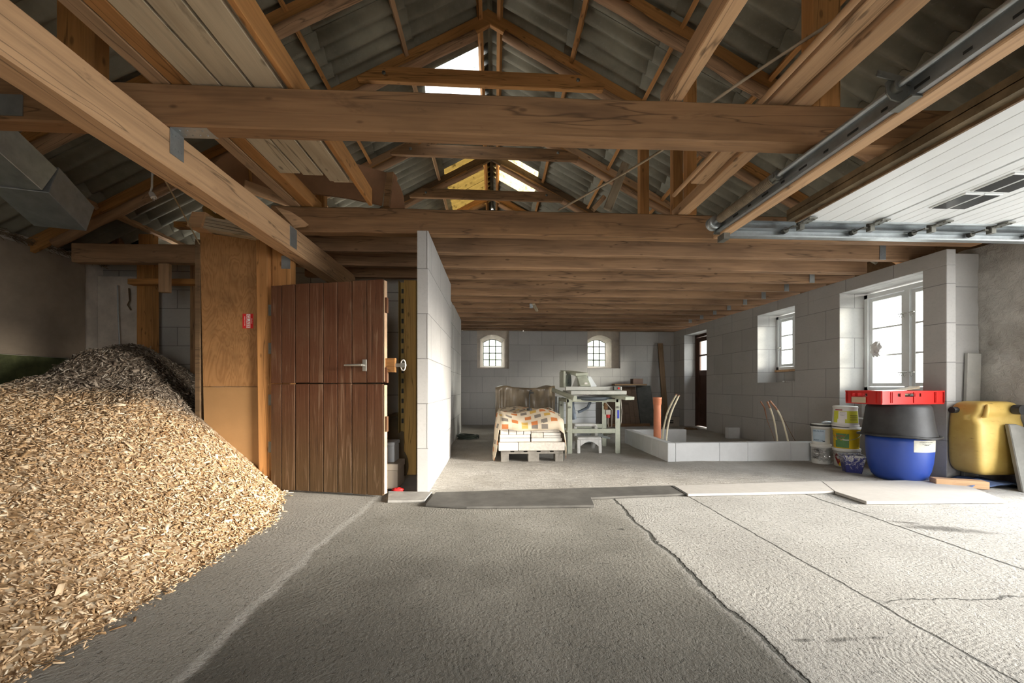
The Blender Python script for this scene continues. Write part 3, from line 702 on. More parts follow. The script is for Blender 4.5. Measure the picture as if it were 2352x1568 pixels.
ch = mb.build('mounting_channel', STEEL, sf)
for k in range(16):
    y = .45 + .16 * k; mb = MB(); mb.cbox((1.8455, y, 2.262), .002, .06 if k % 2 else .03, .012); mb.build('slot', IRON, ch)
for y, nm in ((1.62, 'bearing_bracket'), (.86, 'coupling')):
    mb = MB()
    if nm == 'bearing_bracket':
        mb.prism([(1.74, y, 2.25), (1.76, y, 2.225), (1.84, y, 2.205), (1.85, y, 2.215), (1.85, y, 2.31), (1.76, y, 2.32), (1.735, y, 2.30)], (0, .006, 0))
        mb.bar((1.85, y - .004, 2.30), (1.69, y - .004, 2.335), .006, .03, up=(0, 0, 1)); mb.cyl((1.78, y - .02, 2.276), (1.78, y + .02, 2.276), .028, 18)
        mb.box(1.80, 1.85, y - .05, y + .05, 2.203, 2.212); mb.cyl((1.70, y - .012, 2.333), (1.70, y + .004, 2.333), .008, 8)
    else:
        mb.cyl((1.78, y - .012, 2.276), (1.78, y, 2.276), .058, 26); mb.cyl((1.78, y + .02, 2.276), (1.78, y + .032, 2.276), .058, 26)
        for k in range(3):
            t = k * 2 * PI / 3 + .5; mb.cyl((1.78 + .04 * math.cos(t), y - .03, 2.276 + .04 * math.sin(t)), (1.78 + .04 * math.cos(t), y + .05, 2.276 + .04 * math.sin(t)), .009, 8)
        mb.cyl((1.78, y - .08, 2.276), (1.78, y - .01, 2.276), .022, 14); mb.cyl((1.78, y + .03, 2.276), (1.78, y + .09, 2.276), .022, 14)
    mb.build(nm, STEELD, sf, bev=.001)
mb = MB(); mb.box(1.80, 1.86, 3.06, 3.065, 2.20, 2.33); mb.build('end_bearing_plate', STEELD, sf)

# ============================================================ left side
# sheet metal duct
A0 = at(-120, 250, D=2.55); A1 = at(62, 410, D=3.0); A2 = at(150, 497, D=3.35)
def duct(mb, a, b, w, h, flare=0):
    mb.bar(a, b, w, h)
duct_r = empty('metal_duct', A1, 'square galvanised metal duct hanging slanted at the upper left', 'duct')
mb = MB(); mb.bar(A0, A1, .33, .25); mb.build('duct_section', STEEL, duct_r, bev=.004)
mb = MB(); mb.bar(A1 + (A1 - A2) * .06, A2, .35, .27); mb.build('duct_section', STEEL, duct_r, bev=.004)
# plywood sheet on the left wall and mossy board below
mb = MB(); mb.box(XL + .005, XL + .025, 3.955, 5.10, 1.30, 2.52); o = mb.build('plywood_sheet', PLYG); tag(o, 'large greyed board fixed over the left wall beside the slit of daylight', 'board')
MOSS = plain('mossy green board', (.085, .095, .04), .95, var=.5, scale=6, bumps=.5)
mb = MB(); mb.box(XL + .02, XL + .07, 1.0, 5.0, .2, 1.29); o = mb.build('mossy_board', MOSS); tag(o, 'dark green mossy board standing against the left wall behind the wood chips', 'board')
# debris line (nest of straw) along the left wall head
rs = random.Random(3); mb = MB()
for k in range(900):
    y = rs.uniform(2.4, 5.3); z = 2.56 + rs.gauss(0, .018); x = XL + .04 + rs.random() * .05; L = rs.uniform(.03, .09); t = rs.uniform(0, PI); e = rs.uniform(-.6, .6)
    mb.bar((x, y, z), (x + .3 * L * math.cos(t), y + L * math.cos(e), z + L * math.sin(e)), .004, .003)
o = mb.build('nest_straw', plain('old nest straw', (.20, .14, .08), .95, var=.5), fix=False); tag(o, 'ragged line of old straw and debris along the head of the left wall', 'straw', kind='stuff')
# back corner framing at left
def T(x0, y0, x1, y1, D, w, h, m, l, nm='timber_post', up=(0, 1, 0), cat='post'):
    a = timber(nm, at(x0, y0, D=D), at(x1, y1, D=D), w, h, m, up=up); tag(a, l, cat); return a
T(340, 900, 340, 592, 4.96, .20, .10, WO, 'orange post behind the top of the chip pile, left of the white blocks')
T(452, 930, 452, 592, 4.96, .10, .10, WB, 'narrow post beside the left edge of the plywood partition panel')
T(300, 648, 462, 648, 4.86, .09, .07, WO, 'short horizontal rail under the far left tie beam', 'timber_rail', (0, 0, 1), 'rail')
T(341, 592, 341, 540, 4.98, .18, .09, WO, 'short stub post standing on the far left tie beam')
T(405, 518, 470, 518, 4.6, .09, .07, WO, 'short orange board end beyond the stack of short boards', 'timber_rail', (0, 0, 1), 'rail')
T(272, 590, 272, 548, 4.98, .10, .09, WB, 'small dark stub post left of the black hatch')
T(379, 592, 379, 672, 4.38, .115, .05, WL, 'short offcut of board hanging down in front of the far left tie beam', 'hanging_board', (0, 1, 0), 'board')
mb = MB(); p = at(302, 566, Y=5.33); mb.cbox(p, .22, .03, .26); o = mb.build('dark_hatch', plain('black hatch', (.006, .006, .008), .9, bumps=0)); tag(o, 'small black hatch opening between the stub posts at far left', 'hatch')
mb = MB(); mb.box(-3.95, -3.42, 5.29, 5.345, .4, 2.3); o = mb.build('white_block_wall', blockwork('limewashed blocks', (.60, .60, .58), .4, .9, .52, .006)); tag(o, 'strip of limewashed white blocks between the two rear posts', 'wall panel')
mb = MB(); mb.box(-5.19, -4.55, 5.27, 5.345, .3, 2.40); o = mb.build('plaster_pier', LIMEW); tag(o, 'stained cream plaster pier in the far left corner', 'pier')
mb = MB(); mb.tube([at(270, 655, Y=5.2), at(271, 720, Y=5.2), at(275, 800, Y=5.2)], .007, 6); o = mb.build('metal_rod', STEEL); tag(o, 'thin grey metal rod standing against the plaster pier', 'rod')
mb = MB(); mb.tube([at(296, 662, Y=5.22), at(298, 690, Y=5.22), at(293, 700, Y=5.22), at(301, 712, Y=5.22)], .008, 6); o = mb.build('old_twine', WD and plain('dirty twine', (.16, .11, .06), .95)); tag(o, 'short piece of dirty twine dangling on the plaster pier', 'twine')
# hanging plug lead and rope
mb = MB(); p0 = at(350, 392, D=2.6); pts = [Vector((-1.90, p0.y, 2.14)), p0 + Vector((0, 0, .05)), p0, at(349, 430, D=2.6), at(346, 440, D=2.6)]
CORD = plain('grubby white plastic', (.45, .42, .37), .5, var=.15)
pr = empty('power_lead', p0, 'grubby electric lead with a plug dangling from the long squared beam', 'plug')
mb.tube(pts, .006, 8); mb.build('cord', CORD, pr)
q = at(349, 449, D=2.6); mb = MB(); mb.lathe(q + Vector((-.01, 0, .025)), [(.008, 0), (.015, .01), (.018, .03), (.018, .045)], 14, (.5, 0, -.85)); mb.build('plug', CORD, pr)
mb = MB(); d = Vector((.5, 0, -.85)).normalized(); bq = q + Vector((-.01, 0, .025)) + d * .045
for s in (-.009, .009): mb.cyl(bq + Vector((s * .85, 0, s * .5)), bq + Vector((s * .85, 0, s * .5)) + d * .02, .0025, 6)
mb.build('pin', STEEL, pr)
mb = MB(); mb.tube([at(378, 412, D=2.75), at(415, 480, D=3.1), at(458, 560, D=3.5)], .006, 6); o = mb.build('taut_cord', plain('straw coloured cord', (.32, .25, .15), .9)); tag(o, 'straw coloured cord stretched down from the long squared beam to the plywood panel', 'cord')

# plywood partition panel with sticker
pp = empty('plywood_partition', (-2.5, 3.66, 0), 'tall knotty plywood panel with a red and white sticker beside the red door', 'plywood panel')
xa, xb = at(459, 700, Y=3.65).x, at(600, 700, Y=3.65).x
def panel(name, x0, x1, x0t, z0, z1, z1b, m):
    mb = MB(); mb.prism([(x0, 3.65, z0), (x1, 3.65, z0), (x1, 3.65, z1b), (x0t, 3.65, z1)], (0, .018, 0)); return mb.build(name, m, pp)
zb_, zl, zr_ = .95, 2.37, 2.30
panel('upper_sheet', xa + .03, xb, xa, zb_ + .002, zl, zr_, PLY)
panel('lower_sheet', xa + .05, xb + .02, xa + .03, .0, zb_ - .002, zb_ - .002, plain('smoother plywood', (.34, .19, .08), .6, var=.12, scale=2))
mb = MB(); mb.box(xa - .035, xa + .005, 3.64, 3.72, 0, 2.3); mb.build('edge_batten', WD, pp)
RED = plain('sticker red', (.60, .03, .03), .4, var=.03, bumps=0); PAPER = plain('sticker white', (.75, .72, .68), .5, var=.04, bumps=0)
p = at(569, 737, Y=3.645); w_, h_ = .095, .135
mb = MB(); mb.box(p.x - w_ / 2, p.x + w_ / 2, 3.647, 3.649, p.z - h_ / 2, p.z + h_ / 2); st = mb.build('sticker', RED, pp)
mb = MB(); mb.box(p.x - .012, p.x + .022, 3.6455, 3.647, p.z - h_ / 2 + .004, p.z + h_ / 2 - .004); mb.build('sticker_band', PAPER, st)
RW = Matrix(((0, 1, 0), (0, 0, -1), (-1, 0, 0))).transposed().transposed()
Rs = Matrix(((0, 1, 0), (0, 0, -1), (-1, 0, 0)))   # text reads downwards on a wall facing the viewer
text_mesh('GLASS', .042, RED, Vector((p.x + .004, 3.6450, p.z)), Rs, st)
text_mesh('FRAGILE', .013, PAPER, Vector((p.x + .034, 3.6465, p.z)), Rs, st)
text_mesh('HANDLE WITH CARE', .009, PAPER, Vector((p.x - .028, 3.6465, p.z)), Rs, st)
# stack of short boards on top of the panel
grp = 'short boards stacked on the plywood panel'
for k in range(4):
    a = timber('short_board', (xa + .10 - .01 * k, 3.64, zl + .012 + k * .03 - .0), (xb + .0 - .01 * k, 3.64, zl - .065 + k * .03), .19, .024, WG, bev=.002); tag(a, ['lowest', 'second', 'third', 'topmost'][k] + ' of the pale short boards stacked on the plywood panel', 'board', grp)
mb = MB(); mb.prism([(xa - .02, 3.52, zl - .0), (xa + .10, 3.52, zl - .01), (xa + .14, 3.52, zl + .13), (xa + .03, 3.52, zl + .13)], (0, .2, 0)); o = mb.build('box_end', WL); tag(o, 'open grey brown board box end left of the stacked short boards', 'box')
# yellow pipe bend above
mb = MB(); mb.tube([at(490, 480, D=3.9), at(497, 520, D=3.9), at(515, 528, D=3.9), at(560, 524, D=3.95)], .09, 14); o = mb.build('drain_bend', plain('ochre plastic pipe', (.33, .19, .06), .5, var=.25)); tag(o, 'ochre plastic pipe bend lying behind the stack of short boards', 'pipe')

# ============================================================ red stable door, two leaves
hx = Vector((-2.03, 3.585, 0)); ex = Vector((-.945, 3.327, 0)); dd = (ex - hx).normalized(); nn = Vector((dd.y, -dd.x, 0))
def redwood():
    m, nt, b = newmat('worn red brown door paint', .62)
    v = vec(nt, 'Object', (22, 22, 1.2)); g = noise(nt, v, 1.0, 5, .6, 1.2)
    v2 = vec(nt, 'Object', (1, 1, 1)); g2 = noise(nt, v2, 2.6, 5, .65)
    col = ramp(nt, g2, [(.30, (.115, .042, .020)), (.55, (.140, .060, .030)), (.75, (.16, .085, .046))])
    sp = N(nt, 'ShaderNodeSeparateXYZ'); nt.links.new(v2, sp.inputs[0])
    # paint worn off towards the foot of the door
    mr = N(nt, 'ShaderNodeMapRange'); nt.links.new(math_(nt, 'ADD', sp.outputs[2], math_(nt, 'MULTIPLY', g2, .5)), mr.inputs[0]); mr.inputs[1].default_value = 1.15; mr.inputs[2].default_value = .45
    col = mix(nt, col, (.095, .058, .026), math_(nt, 'MULTIPLY', mr.outputs[0], .85))
    col = mix(nt, col, (.34, .22, .14), math_(nt, 'MULTIPLY', ramp(nt, g, [(.56, (0, 0, 0)), (.70, (1, 1, 1))]), .5))
    col = mix(nt, col, (.035, .02, .012), math_(nt, 'MULTIPLY', ramp(nt, g, [(.30, (1, 1, 1)), (.42, (0, 0, 0))]), .6))
    nt.links.new(col, b.inputs['Base Color']); bump(nt, b, g, .5, .006); return m
REDW = redwood(); RAWE = plain('raw door edge', (.50, .34, .22), .8, var=.2)
def leaf(name, z0, z1, label):
    r = empty(name, hx + Vector((0, 0, z0)), label, 'door'); L = (ex - hx).length; n = 8
    ws = [.85, 1.05, 1.05, 1.02, 1.05, 1.02, 1.05, 1.15]; tot = sum(ws); s = 0; rr = random.Random(z0)
    for k in range(n):
        s0 = s / tot * L; s += ws[k]; s1 = s / tot * L - .007
        a = hx + dd * s0; b = hx + dd * s1; dzt = rr.uniform(-.004, .004)
        mb = MB(); mb.prism([a + Vector((0, 0, z0 + dzt)), b + Vector((0, 0, z0 + dzt)), b + Vector((0, 0, z1 + dzt)), a + Vector((0, 0, z1 + dzt))], -nn * .022); mb.build('plank', REDW, r, bev=.003)
    for z in (z0 + .12, z1 - .14):
        mb = MB(); a = hx + dd * .02 - nn * .022; b = ex - nn * .022; mb.prism([a + Vector((0, 0, z - .05)), b + Vector((0, 0, z - .05)), b + Vector((0, 0, z + .05)), a + Vector((0, 0, z + .05))], -nn * .024); mb.build('ledge', REDW, r)
    mb = MB(); mb.prism([ex + Vector((0, 0, z0 + .01)), ex + dd * .008 + Vector((0, 0, z0 + .01)), ex + dd * .008 + Vector((0, 0, z1 - .01)), ex + Vector((0, 0, z1 - .01))], -nn * .045); mb.build('raw_edge', RAWE, r)
    return r
up_ = leaf('stable_door', .985, 1.872, 'upper leaf of the red brown plank stable door with a lever handle')
lo_ = leaf('stable_door', .02, .975, 'lower leaf of the red brown plank stable door, worn bare near the floor')
ALU = plain('matt aluminium', (.42, .41, .37), .4, .6, var=.1, bumps=0)
hb = ex - dd * .175 + Vector((0, 0, 1.135))
mb = MB(); M0 = mb.M; R = Matrix((dd, -nn, Vector((0, 0, 1)))).transposed()
mb.cbox(hb + nn * .006, .035, .012, .10, R); mb.cyl(hb + nn * .01 + Vector((0, 0, .0)), hb + nn * .05, .009, 10); mb.tube([hb + nn * .05, hb + nn * .055 - dd * .03, hb + nn * .055 - dd * .16], [.010, .010, .008], 10); mb.build('lever_handle', ALU, up_, bev=.001)
mb = MB(); q = ex + Vector((0, 0, 1.135)); mb.cbox(q + dd * .05 - nn * .03, .09, .03, .12, R); lk = mb.build('lock_block', WO, up_)
mb = MB(); mb.cbox(q + dd * .13 - nn * .03, .07, .012, .03, R); mb.cyl(q + dd * .165 - nn * .02, q + dd * .165 - nn * .05, .022, 12); mb.build('lever_handle', ALU, up_)
mb = MB(); mb.tube([q + dd * (.165 + .022 * math.cos(t)) - nn * .03 + Vector((0, 0, .045 * math.sin(t))) for t in [2 * PI * k / 16 for k in range(17)]], .006, 8); mb.build('key_loop', PAPER, up_)
for r_, z in ((up_, 1.62), (up_, 1.02), (lo_, .60)):
    mb = MB(); mb.cbox(ex + dd * .015 + Vector((0, 0, z + .03)) - nn * .02, .022, .03, .13, R); mb.build('keeper', REDW, r_)
# ============================================================ windows and far door
def casement(parent, X, y0, y1, z0, z1, rows, cols=1, fw=.045):
    mb = MB(); t = .035
    mb.box(X, X + t, y0, y0 + fw, z0, z1); mb.box(X, X + t, y1 - fw, y1, z0, z1); mb.box(X, X + t, y0 + fw, y1 - fw, z0, z0 + fw); mb.box(X, X + t, y0 + fw, y1 - fw, z1 - fw, z1)
    fr = mb.build('casement', WHITEP, parent, bev=.003)
    for k in range(1, rows):
        z = z0 + fw + (z1 - z0 - 2 * fw) * k / rows; mb = MB(); mb.box(X + .006, X + .03, y0 + fw, y1 - fw, z - .011, z + .011); mb.build('glazing_bar', WHITEP, fr)
    mb = MB(); mb.box(X + .016, X + .020, y0 + fw, y1 - fw, z0 + fw, z1 - fw); mb.build('pane', GLASS, fr)
    return fr
def catch(parent, X, y, z, s=1):
    mb = MB(); mb.cyl((X - .03, y, z), (X, y, z), .006, 8); mb.tube([(X - .03, y - .03, z + .004), (X - .03, y, z + .004), (X - .03, y + .03, z + .002)], .006, 6)
    mb.tube([(X - .03, y, z), (X - .035, y + .006, z - .03), (X - .03, y, z - .05), (X - .025, y - .008, z - .03)], .004, 6); mb.build('window_catch', ALU, parent)
w1 = bpy.data.objects.new('window_1', None); COL.objects.link(w1); w1.location = (4.95, 4.4, .9); w1['kind'] = 'structure'
mb = MB(); X = 4.93
mb.box(X, X + .10, LW0, LW0 + .05, .90, 2.165); mb.box(X, X + .10, LW1 - .05, LW1, .90, 2.165); mb.box(X, X + .10, LW0, LW1, .90, .95); mb.box(X, X + .10, LW0, LW1, 2.11, 2.165); mb.box(X, X + .10, 4.33, 4.39, .95, 2.11)
mb.build('window_frame', WHITEP, w1, bev=.003)
for (a, b) in ((4.39, LW1 - .05), (LW0 + .05, 4.33)):
    c = casement(w1, X + .02, a + .004, b - .004, .954, 2.106, 3); e = a + .03 if a > 4.3 else b - .03
    for z in (1.12, 1.83): catch(c, X + .02, e, z)
for z in (1.12, 1.83): catch(w1, X, 4.36, z)
mb = MB(); mb.box(4.90, XR, LW0, LW1, .55, .90); mb.box(4.86, 5.06, LW0, LW1, .865, .90); mb.build('window_sill', WHITEP, w1)
w2 = bpy.data.objects.new('window_2', None); COL.objects.link(w2); w2.location = (4.95, 6.0, 1.24); w2['kind'] = 'structure'
mb = MB(); mb.box(X, X + .10, SW0, SW0 + .05, 1.24, 2.165); mb.box(X, X + .10, SW1 - .05, SW1, 1.24, 2.165); mb.box(X, X + .10, SW0, SW1, 1.24, 1.29); mb.box(X, X + .10, SW0, SW1, 2.11, 2.165); mb.box(X, X + .10, 6.04, 6.10, 1.29, 2.11)
mb.build('window_frame', WHITEP, w2, bev=.003)
for (a, b) in ((6.10, SW1 - .05), (SW0 + .05, 6.04)):
    c = casement(w2, X + .02, a + .003, b - .003, 1.294, 2.106, 3)
    catch(c, X + .02, (b - .02 if a > 6.05 else a + .02), 1.62)
mb = MB(); mb.box(4.90, 5.05, SW0, SW1, 1.205, 1.24); mb.build('window_sill', WL, w2)
o = None
rs = random.Random(11); mb = MB()
for k in range(60):
    y = rs.uniform(SW0 + .02, SW1 - .35); x = rs.uniform(4.66, 4.90); s = rs.uniform(.012, .03); mb.cbox((x, y, 1.02 + s * .5), s * 2, s * 1.6, s, Matrix.Rotation(rs.random() * 3, 3, 'Z'))
o = mb.build('mortar_rubble', PLASTER); tag(o, 'loose mortar rubble lying in the small window recess', 'rubble', kind='stuff')
# bag bunched up on the big window
def blob(mb, c, r, s=(1, 1, 1), amp=.3, fr=3.0, n=22, seed=0, flat=None):
    c = Vector(c)
    def fn(u, v):
        t = 2 * PI * u; p = PI * v; d = Vector((math.sin(p) * math.cos(t), math.sin(p) * math.sin(t), math.cos(p)))
        k = 1 + amp * mnoise.noise(d * fr + Vector((seed, seed, seed))) + amp * .4 * mnoise.noise(d * fr * 3 + Vector((seed, 0, 0)))
        q = Vector((d.x * s[0], d.y * s[1], d.z * s[2])) * r * k + c
        if flat is not None and q.z < flat: q.z = flat
        return q
    mb.grid(fn, n, n); return mb
BAG = plain('crumpled white plastic', (.72, .70, .68), .4, var=.12, scale=20, bumps=.3)
mb = MB(); p = at(2012, 802, X=4.88); blob(mb, p, .055, (.6, 1, 1.5), .6, 3); o = mb.build('plastic_bag', BAG); tag(o, 'crumpled white plastic bag hung on the frame of the large window', 'plastic bag')
# arched iron windows
def iron_window(n, cx, B, y):
    w = bpy.data.objects.new('window_%d' % n, None); COL.objects.link(w); w.location = (cx, y, 1.5); w['kind'] = 'structure'
    mb = MB(); pts = [(x, y, z) for x, z in B] + [(B[0][0], y, B[0][1])]
    mb.tube(pts, .014, 6); mb.build('window_frame', IRON, w)
    x0, x1, z0 = B[0][0], B[1][0], B[0][1]; zs = B[2][1]
    for k in (1, 2):
        x = x0 + (x1 - x0) * k / 3; mb = MB(); mb.box(x - .011, x + .011, y - .008, y + .008, z0, zs + .08); mb.build('glazing_bar', IRON, w)
    for k in (1, 2, 3):
        z = z0 + (zs + .09 - z0) * k / 4 - .01; mb = MB(); mb.box(x0, x1, y - .008, y + .008, z - .011, z + .011); mb.build('glazing_bar', IRON, w)
    mb = MB(); mb.prism([(x, y + .008, z) for x, z in B], (0, .003, 0)); mb.build('pane', DGLASS, w)
def dirty_glass():
    m, nt, b = newmat('dusty old glass', .3)
    for n_ in list(nt.nodes):
        if n_.type == 'BSDF_PRINCIPLED': nt.nodes.remove(n_)
    out = [q for q in nt.nodes if q.type == 'OUTPUT_MATERIAL'][0]
    tp = N(nt, 'ShaderNodeBsdfTransparent'); tp.inputs[0].default_value = (.95, .95, .93, 1); df = N(nt, 'ShaderNodeBsdfTranslucent'); ms = N(nt, 'ShaderNodeMixShader')
    nt.links.new(math_(nt, 'MULTIPLY', noise(nt, vec(nt, 'Object'), 9, 4, .7), .6), ms.inputs[0])
    nt.links.new(tp.outputs[0], ms.inputs[1]); nt.links.new(df.outputs[0], ms.inputs[2]); nt.links.new(ms.outputs[0], out.inputs[0]); return m
DGLASS = dirty_glass()
iron_window(3, -.045, B1, FY + .43); iron_window(4, 2.70, B2, FY + .43)
# far door
DW = plain('dark brown door paint', (.075, .035, .022), .5, var=.2, scale=5)
d1 = bpy.data.objects.new('door_1', None); COL.objects.link(d1); d1.location = (4.9, 8.6, 0); d1['kind'] = 'structure'
mb = MB(); X = 4.86
mb.box(X, X + .08, DR0, DR0 + .06, 0, LINT); mb.box(X, X + .08, DR1 - .06, DR1, 0, LINT); mb.box(X, X + .08, DR0, DR1, LINT - .06, LINT); mb.build('door_frame', DW, d1)
a, b = DR0 + .06, DR1 - .06
mb = MB()
for (y0, y1, z0, z1) in ((a, a + .11, .02, 2.12), (b - .11, b, .02, 2.12), (a + .11, b - .11, .02, .22), (a + .11, b - .11, .55, .65), (a + .11, b - .11, 1.22, 1.34), (a + .11, b - .11, 2.02, 2.12), (a + .11, b - .11, 1.67, 1.71), ((a + b) / 2 - .02, (a + b) / 2 + .02, 1.34, 2.02)):
    mb.box(X + .02, X + .06, y0, y1, z0, z1)
lf = mb.build('door_leaf', DW, d1, bev=.003)
mb = MB(); mb.box(X + .035, X + .045, a + .11, b - .11, .22, 1.22); mb.build('door_panel', DW, d1)
mb = MB(); mb.box(X + .038, X + .042, a + .11, b - .11, 1.34, 2.02); mb.build('pane', GLASS, d1)
# greenery in the yard behind the far wall
LEAF = plain('hedge leaves', (.16, .22, .07), .8, var=.6, scale=7, bumps=.6)
mb = MB()
for k, (x, y, r) in enumerate(((-1.2, 12.9, 1.7), (.6, 13.4, 1.9), (3.0, 13.0, 1.6), (4.9, 13.2, 1.9))):
    blob(mb, (x, y, .7), r, (1, .8, 1), .5, 4, 40, k)
o = mb.build('garden_hedge', LEAF); tag(o, 'pale green hedge outside the arched windows in the far wall', 'hedge')

# ============================================================ wood chip pile
def toe(y):
    if y < 2.7: return -1.56 - .04 * max(0, 1.2 - y)
    return -1.56 - (y - 2.7) * .42
CR = [(-1.0, .2), (0, .45), (1, .70), (2, .80), (3.0, .87), (3.6, 1.05), (4.0, 1.32), (4.4, 1.42), (4.8, 1.22), (5.35, .80)]
def crest(y):
    for (a, p), (b, q) in zip(CR, CR[1:]):
        if y <= b: t = max(0, (y - a) / (b - a)); t = t * t * (3 - 2 * t); return p + (q - p) * t
    return .8
def pile(x, y):
    d = toe(y) - x
    if d <= -.05: return -.03
    k = .60 + .30 * max(0, min(1, (y - 2.7) / .8))
    h1 = k * max(0, d); h2 = crest(y) - .62 * max(0, -4.0 - x) - .10 * max(0, x + 4.15) ** 1.5
    s = .055; m = min(h1, h2); h = m - s * math.log(math.exp(-(h1 - m) / s) + math.exp(-(h2 - m) / s)) + s * .1 * 0
    if d < .12: h = min(h, h1)
    h += .035 * mnoise.noise(Vector((x * 2.2, y * 2.2, 0))) * min(1, max(0, d) * 2)
    return h
def chip_mat(base=False):
    m, nt, b = newmat('wood chips' + (' bed' if base else ''), .85)
    tc = N(nt, 'ShaderNodeTexCoord').outputs['Object']
    if base:
        vo = N(nt, 'ShaderNodeTexVoronoi'); vo.inputs['Scale'].default_value = 60; nt.links.new(tc, vo.inputs['Vector']); r = N(nt, 'ShaderNodeSeparateColor'); nt.links.new(vo.outputs['Color'], r.inputs[0]); rnd = r.outputs[0]
    else:
        g = N(nt, 'ShaderNodeNewGeometry'); rnd = g.outputs['Random Per Island']
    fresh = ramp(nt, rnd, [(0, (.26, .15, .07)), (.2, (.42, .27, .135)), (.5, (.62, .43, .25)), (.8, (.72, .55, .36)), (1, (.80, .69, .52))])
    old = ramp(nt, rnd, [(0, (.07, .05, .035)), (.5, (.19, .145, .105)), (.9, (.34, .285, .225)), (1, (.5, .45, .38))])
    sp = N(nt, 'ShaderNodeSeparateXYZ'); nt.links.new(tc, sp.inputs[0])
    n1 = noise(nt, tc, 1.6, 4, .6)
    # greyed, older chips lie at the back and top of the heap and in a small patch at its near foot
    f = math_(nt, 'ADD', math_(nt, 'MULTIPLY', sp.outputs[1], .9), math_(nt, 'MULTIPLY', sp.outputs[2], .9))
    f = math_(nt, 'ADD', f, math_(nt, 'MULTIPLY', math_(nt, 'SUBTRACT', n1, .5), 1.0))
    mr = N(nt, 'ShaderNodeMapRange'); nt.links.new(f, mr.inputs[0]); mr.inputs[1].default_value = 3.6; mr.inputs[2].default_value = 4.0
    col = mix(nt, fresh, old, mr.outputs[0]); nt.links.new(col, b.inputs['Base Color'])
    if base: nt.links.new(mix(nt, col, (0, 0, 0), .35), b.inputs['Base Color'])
    return m
root = empty('chip_pile', (-3.2, 2.6, 0), 'huge heap of pale wood chips spilling over the floor at left', 'wood chips')
mb = MB(); x0, x1, y0, y1 = XL + .075, -1.42, -.9, 5.26
def pf(u, v):
    x = x0 + (x1 - x0) * u; y = y0 + (y1 - y0) * v; return (x, y, pile(x, y))
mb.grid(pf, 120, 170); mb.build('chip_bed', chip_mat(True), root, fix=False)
def chips():
    rg = np.random.default_rng(5); n = 72000
    P = []
    while len(P) < n:
        m = 20000; x = rg.uniform(x0, x1 + .02, m); y = rg.uniform(.55, 5.25, m)
        # more chips where the eye is close
        keep = rg.random(m) < np.clip(1.9 / np.maximum(y, .8), .30, 1)
        for a, b in zip(x[keep], y[keep]):
            t = toe(b); 
            if a > t + .02 + abs(rg.normal(0, .035)): continue
            if -2.78 < a and 3.56 < b: continue
            P.append((a, b))
            if len(P) >= n: break
    P = np.array(P); h = np.array([pile(a, b) for a, b in P]); e = .01
    hx_ = np.array([pile(a + e, b) for a, b in P]); hy_ = np.array([pile(a, b + e) for a, b in P])
    nr = np.stack([-(hx_ - h) / e, -(hy_ - h) / e, np.ones(n)], 1); nr[h < .004] = (0, 0, 1)
    nr /= np.linalg.norm(nr, axis=1)[:, None]; nr += rg.normal(0, .38, (n, 3)); nr /= np.linalg.norm(nr, axis=1)[:, None]
    a = rg.normal(0, 1, (n, 3)); u = np.cross(nr, a); u /= np.linalg.norm(u, axis=1)[:, None]; v = np.cross(nr, u)
    far = np.clip(P[:, 1] / 2.2, .8, 1.5)
    L = rg.lognormal(math.log(.0175), .45, n) * far; W = L * rg.uniform(.14, .42, n); T = rg.uniform(.0006, .002, n)
    big = rg.random(n) < .012; L[big] *= 2.0
    c = np.stack([P[:, 0], P[:, 1], np.maximum(h, .0) + rg.uniform(.0, .012, n) + .002], 1)
    V = np.empty((n, 8, 3), 'f')
    k = 0
    for sz in (-1, 1):
        for sx, sy in ((-1, -1), (1, -.7), (1, .8), (-1, 1)):
            V[:, k] = c + u * (L * sx * .5 * 2)[:, None] * .5 * 2 * .5 + v * (W * sy)[:, None] * .5 + nr * (T * sz)[:, None]; k += 1
    F = np.array([(3, 2, 1, 0), (4, 5, 6, 7), (0, 1, 5, 4), (1, 2, 6, 5), (2, 3, 7, 6), (3, 0, 4, 7)])
    FF = (F[None] + (np.arange(n) * 8)[:, None, None]).reshape(-1)
    me = bpy.data.meshes.new('wood_chips'); me.vertices.add(n * 8); me.vertices.foreach_set('co', V.reshape(-1))
    me.loops.add(len(FF)); me.loops.foreach_set('vertex_index', FF.astype('i')); nf = n * 6
    me.polygons.add(nf); me.polygons.foreach_set('loop_start', np.arange(0, nf * 4, 4, dtype='i')); me.update(calc_edges=True); me.validate()
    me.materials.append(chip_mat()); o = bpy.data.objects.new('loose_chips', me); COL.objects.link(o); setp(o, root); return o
ch_ = chips(); ch_['kind'] = 'stuff'; root['kind'] = 'stuff'
# ============================================================ boards and mats on the floor
def flat(name, poly, z0, th, m, label, cat, lift=0):
    pts = [at(x, y, Z=z0 + th) for x, y in poly]
    mb = MB(); mb.prism([p - Vector((0, 0, th)) for p in pts], (0, 0, th)); o = mb.build(name, m, bev=.003)
    return tag(o, label, cat)
RUB = plain('scuffed black rubber', (.115, .11, .10), .75, var=.35, scale=3.5, bumps=.25)
flat('rubber_mat', [(977, 1158), (1000, 1130), (1545, 1114), (1576, 1133), (1358, 1142), (1366, 1160), (1072, 1163)], .004, .018, RUB, 'scuffed dark rubber mat lying along the edge of the inner floor', 'mat')
CHIPB = plain('pale coated floor board', (.47, .445, .41), .7, var=.06, scale=14, bumps=.15)
a = flat('floor_board', [(1548, 1115), (1885, 1104), (1942, 1127), (1580, 1134)], .004, .022, CHIPB, 'narrow pale board on the floor touching the right end of the rubber mat', 'board')
EDG = plain('dark tongued edge', (.05, .05, .045), .8)
def edge_strip(p, q, parent, z=.016, w=.03):
    A = at(*p, Z=z); B = at(*q, Z=z); mb = MB(); mb.bar(A, B, w, .018); return mb.build('tongue_edge', EDG, parent)
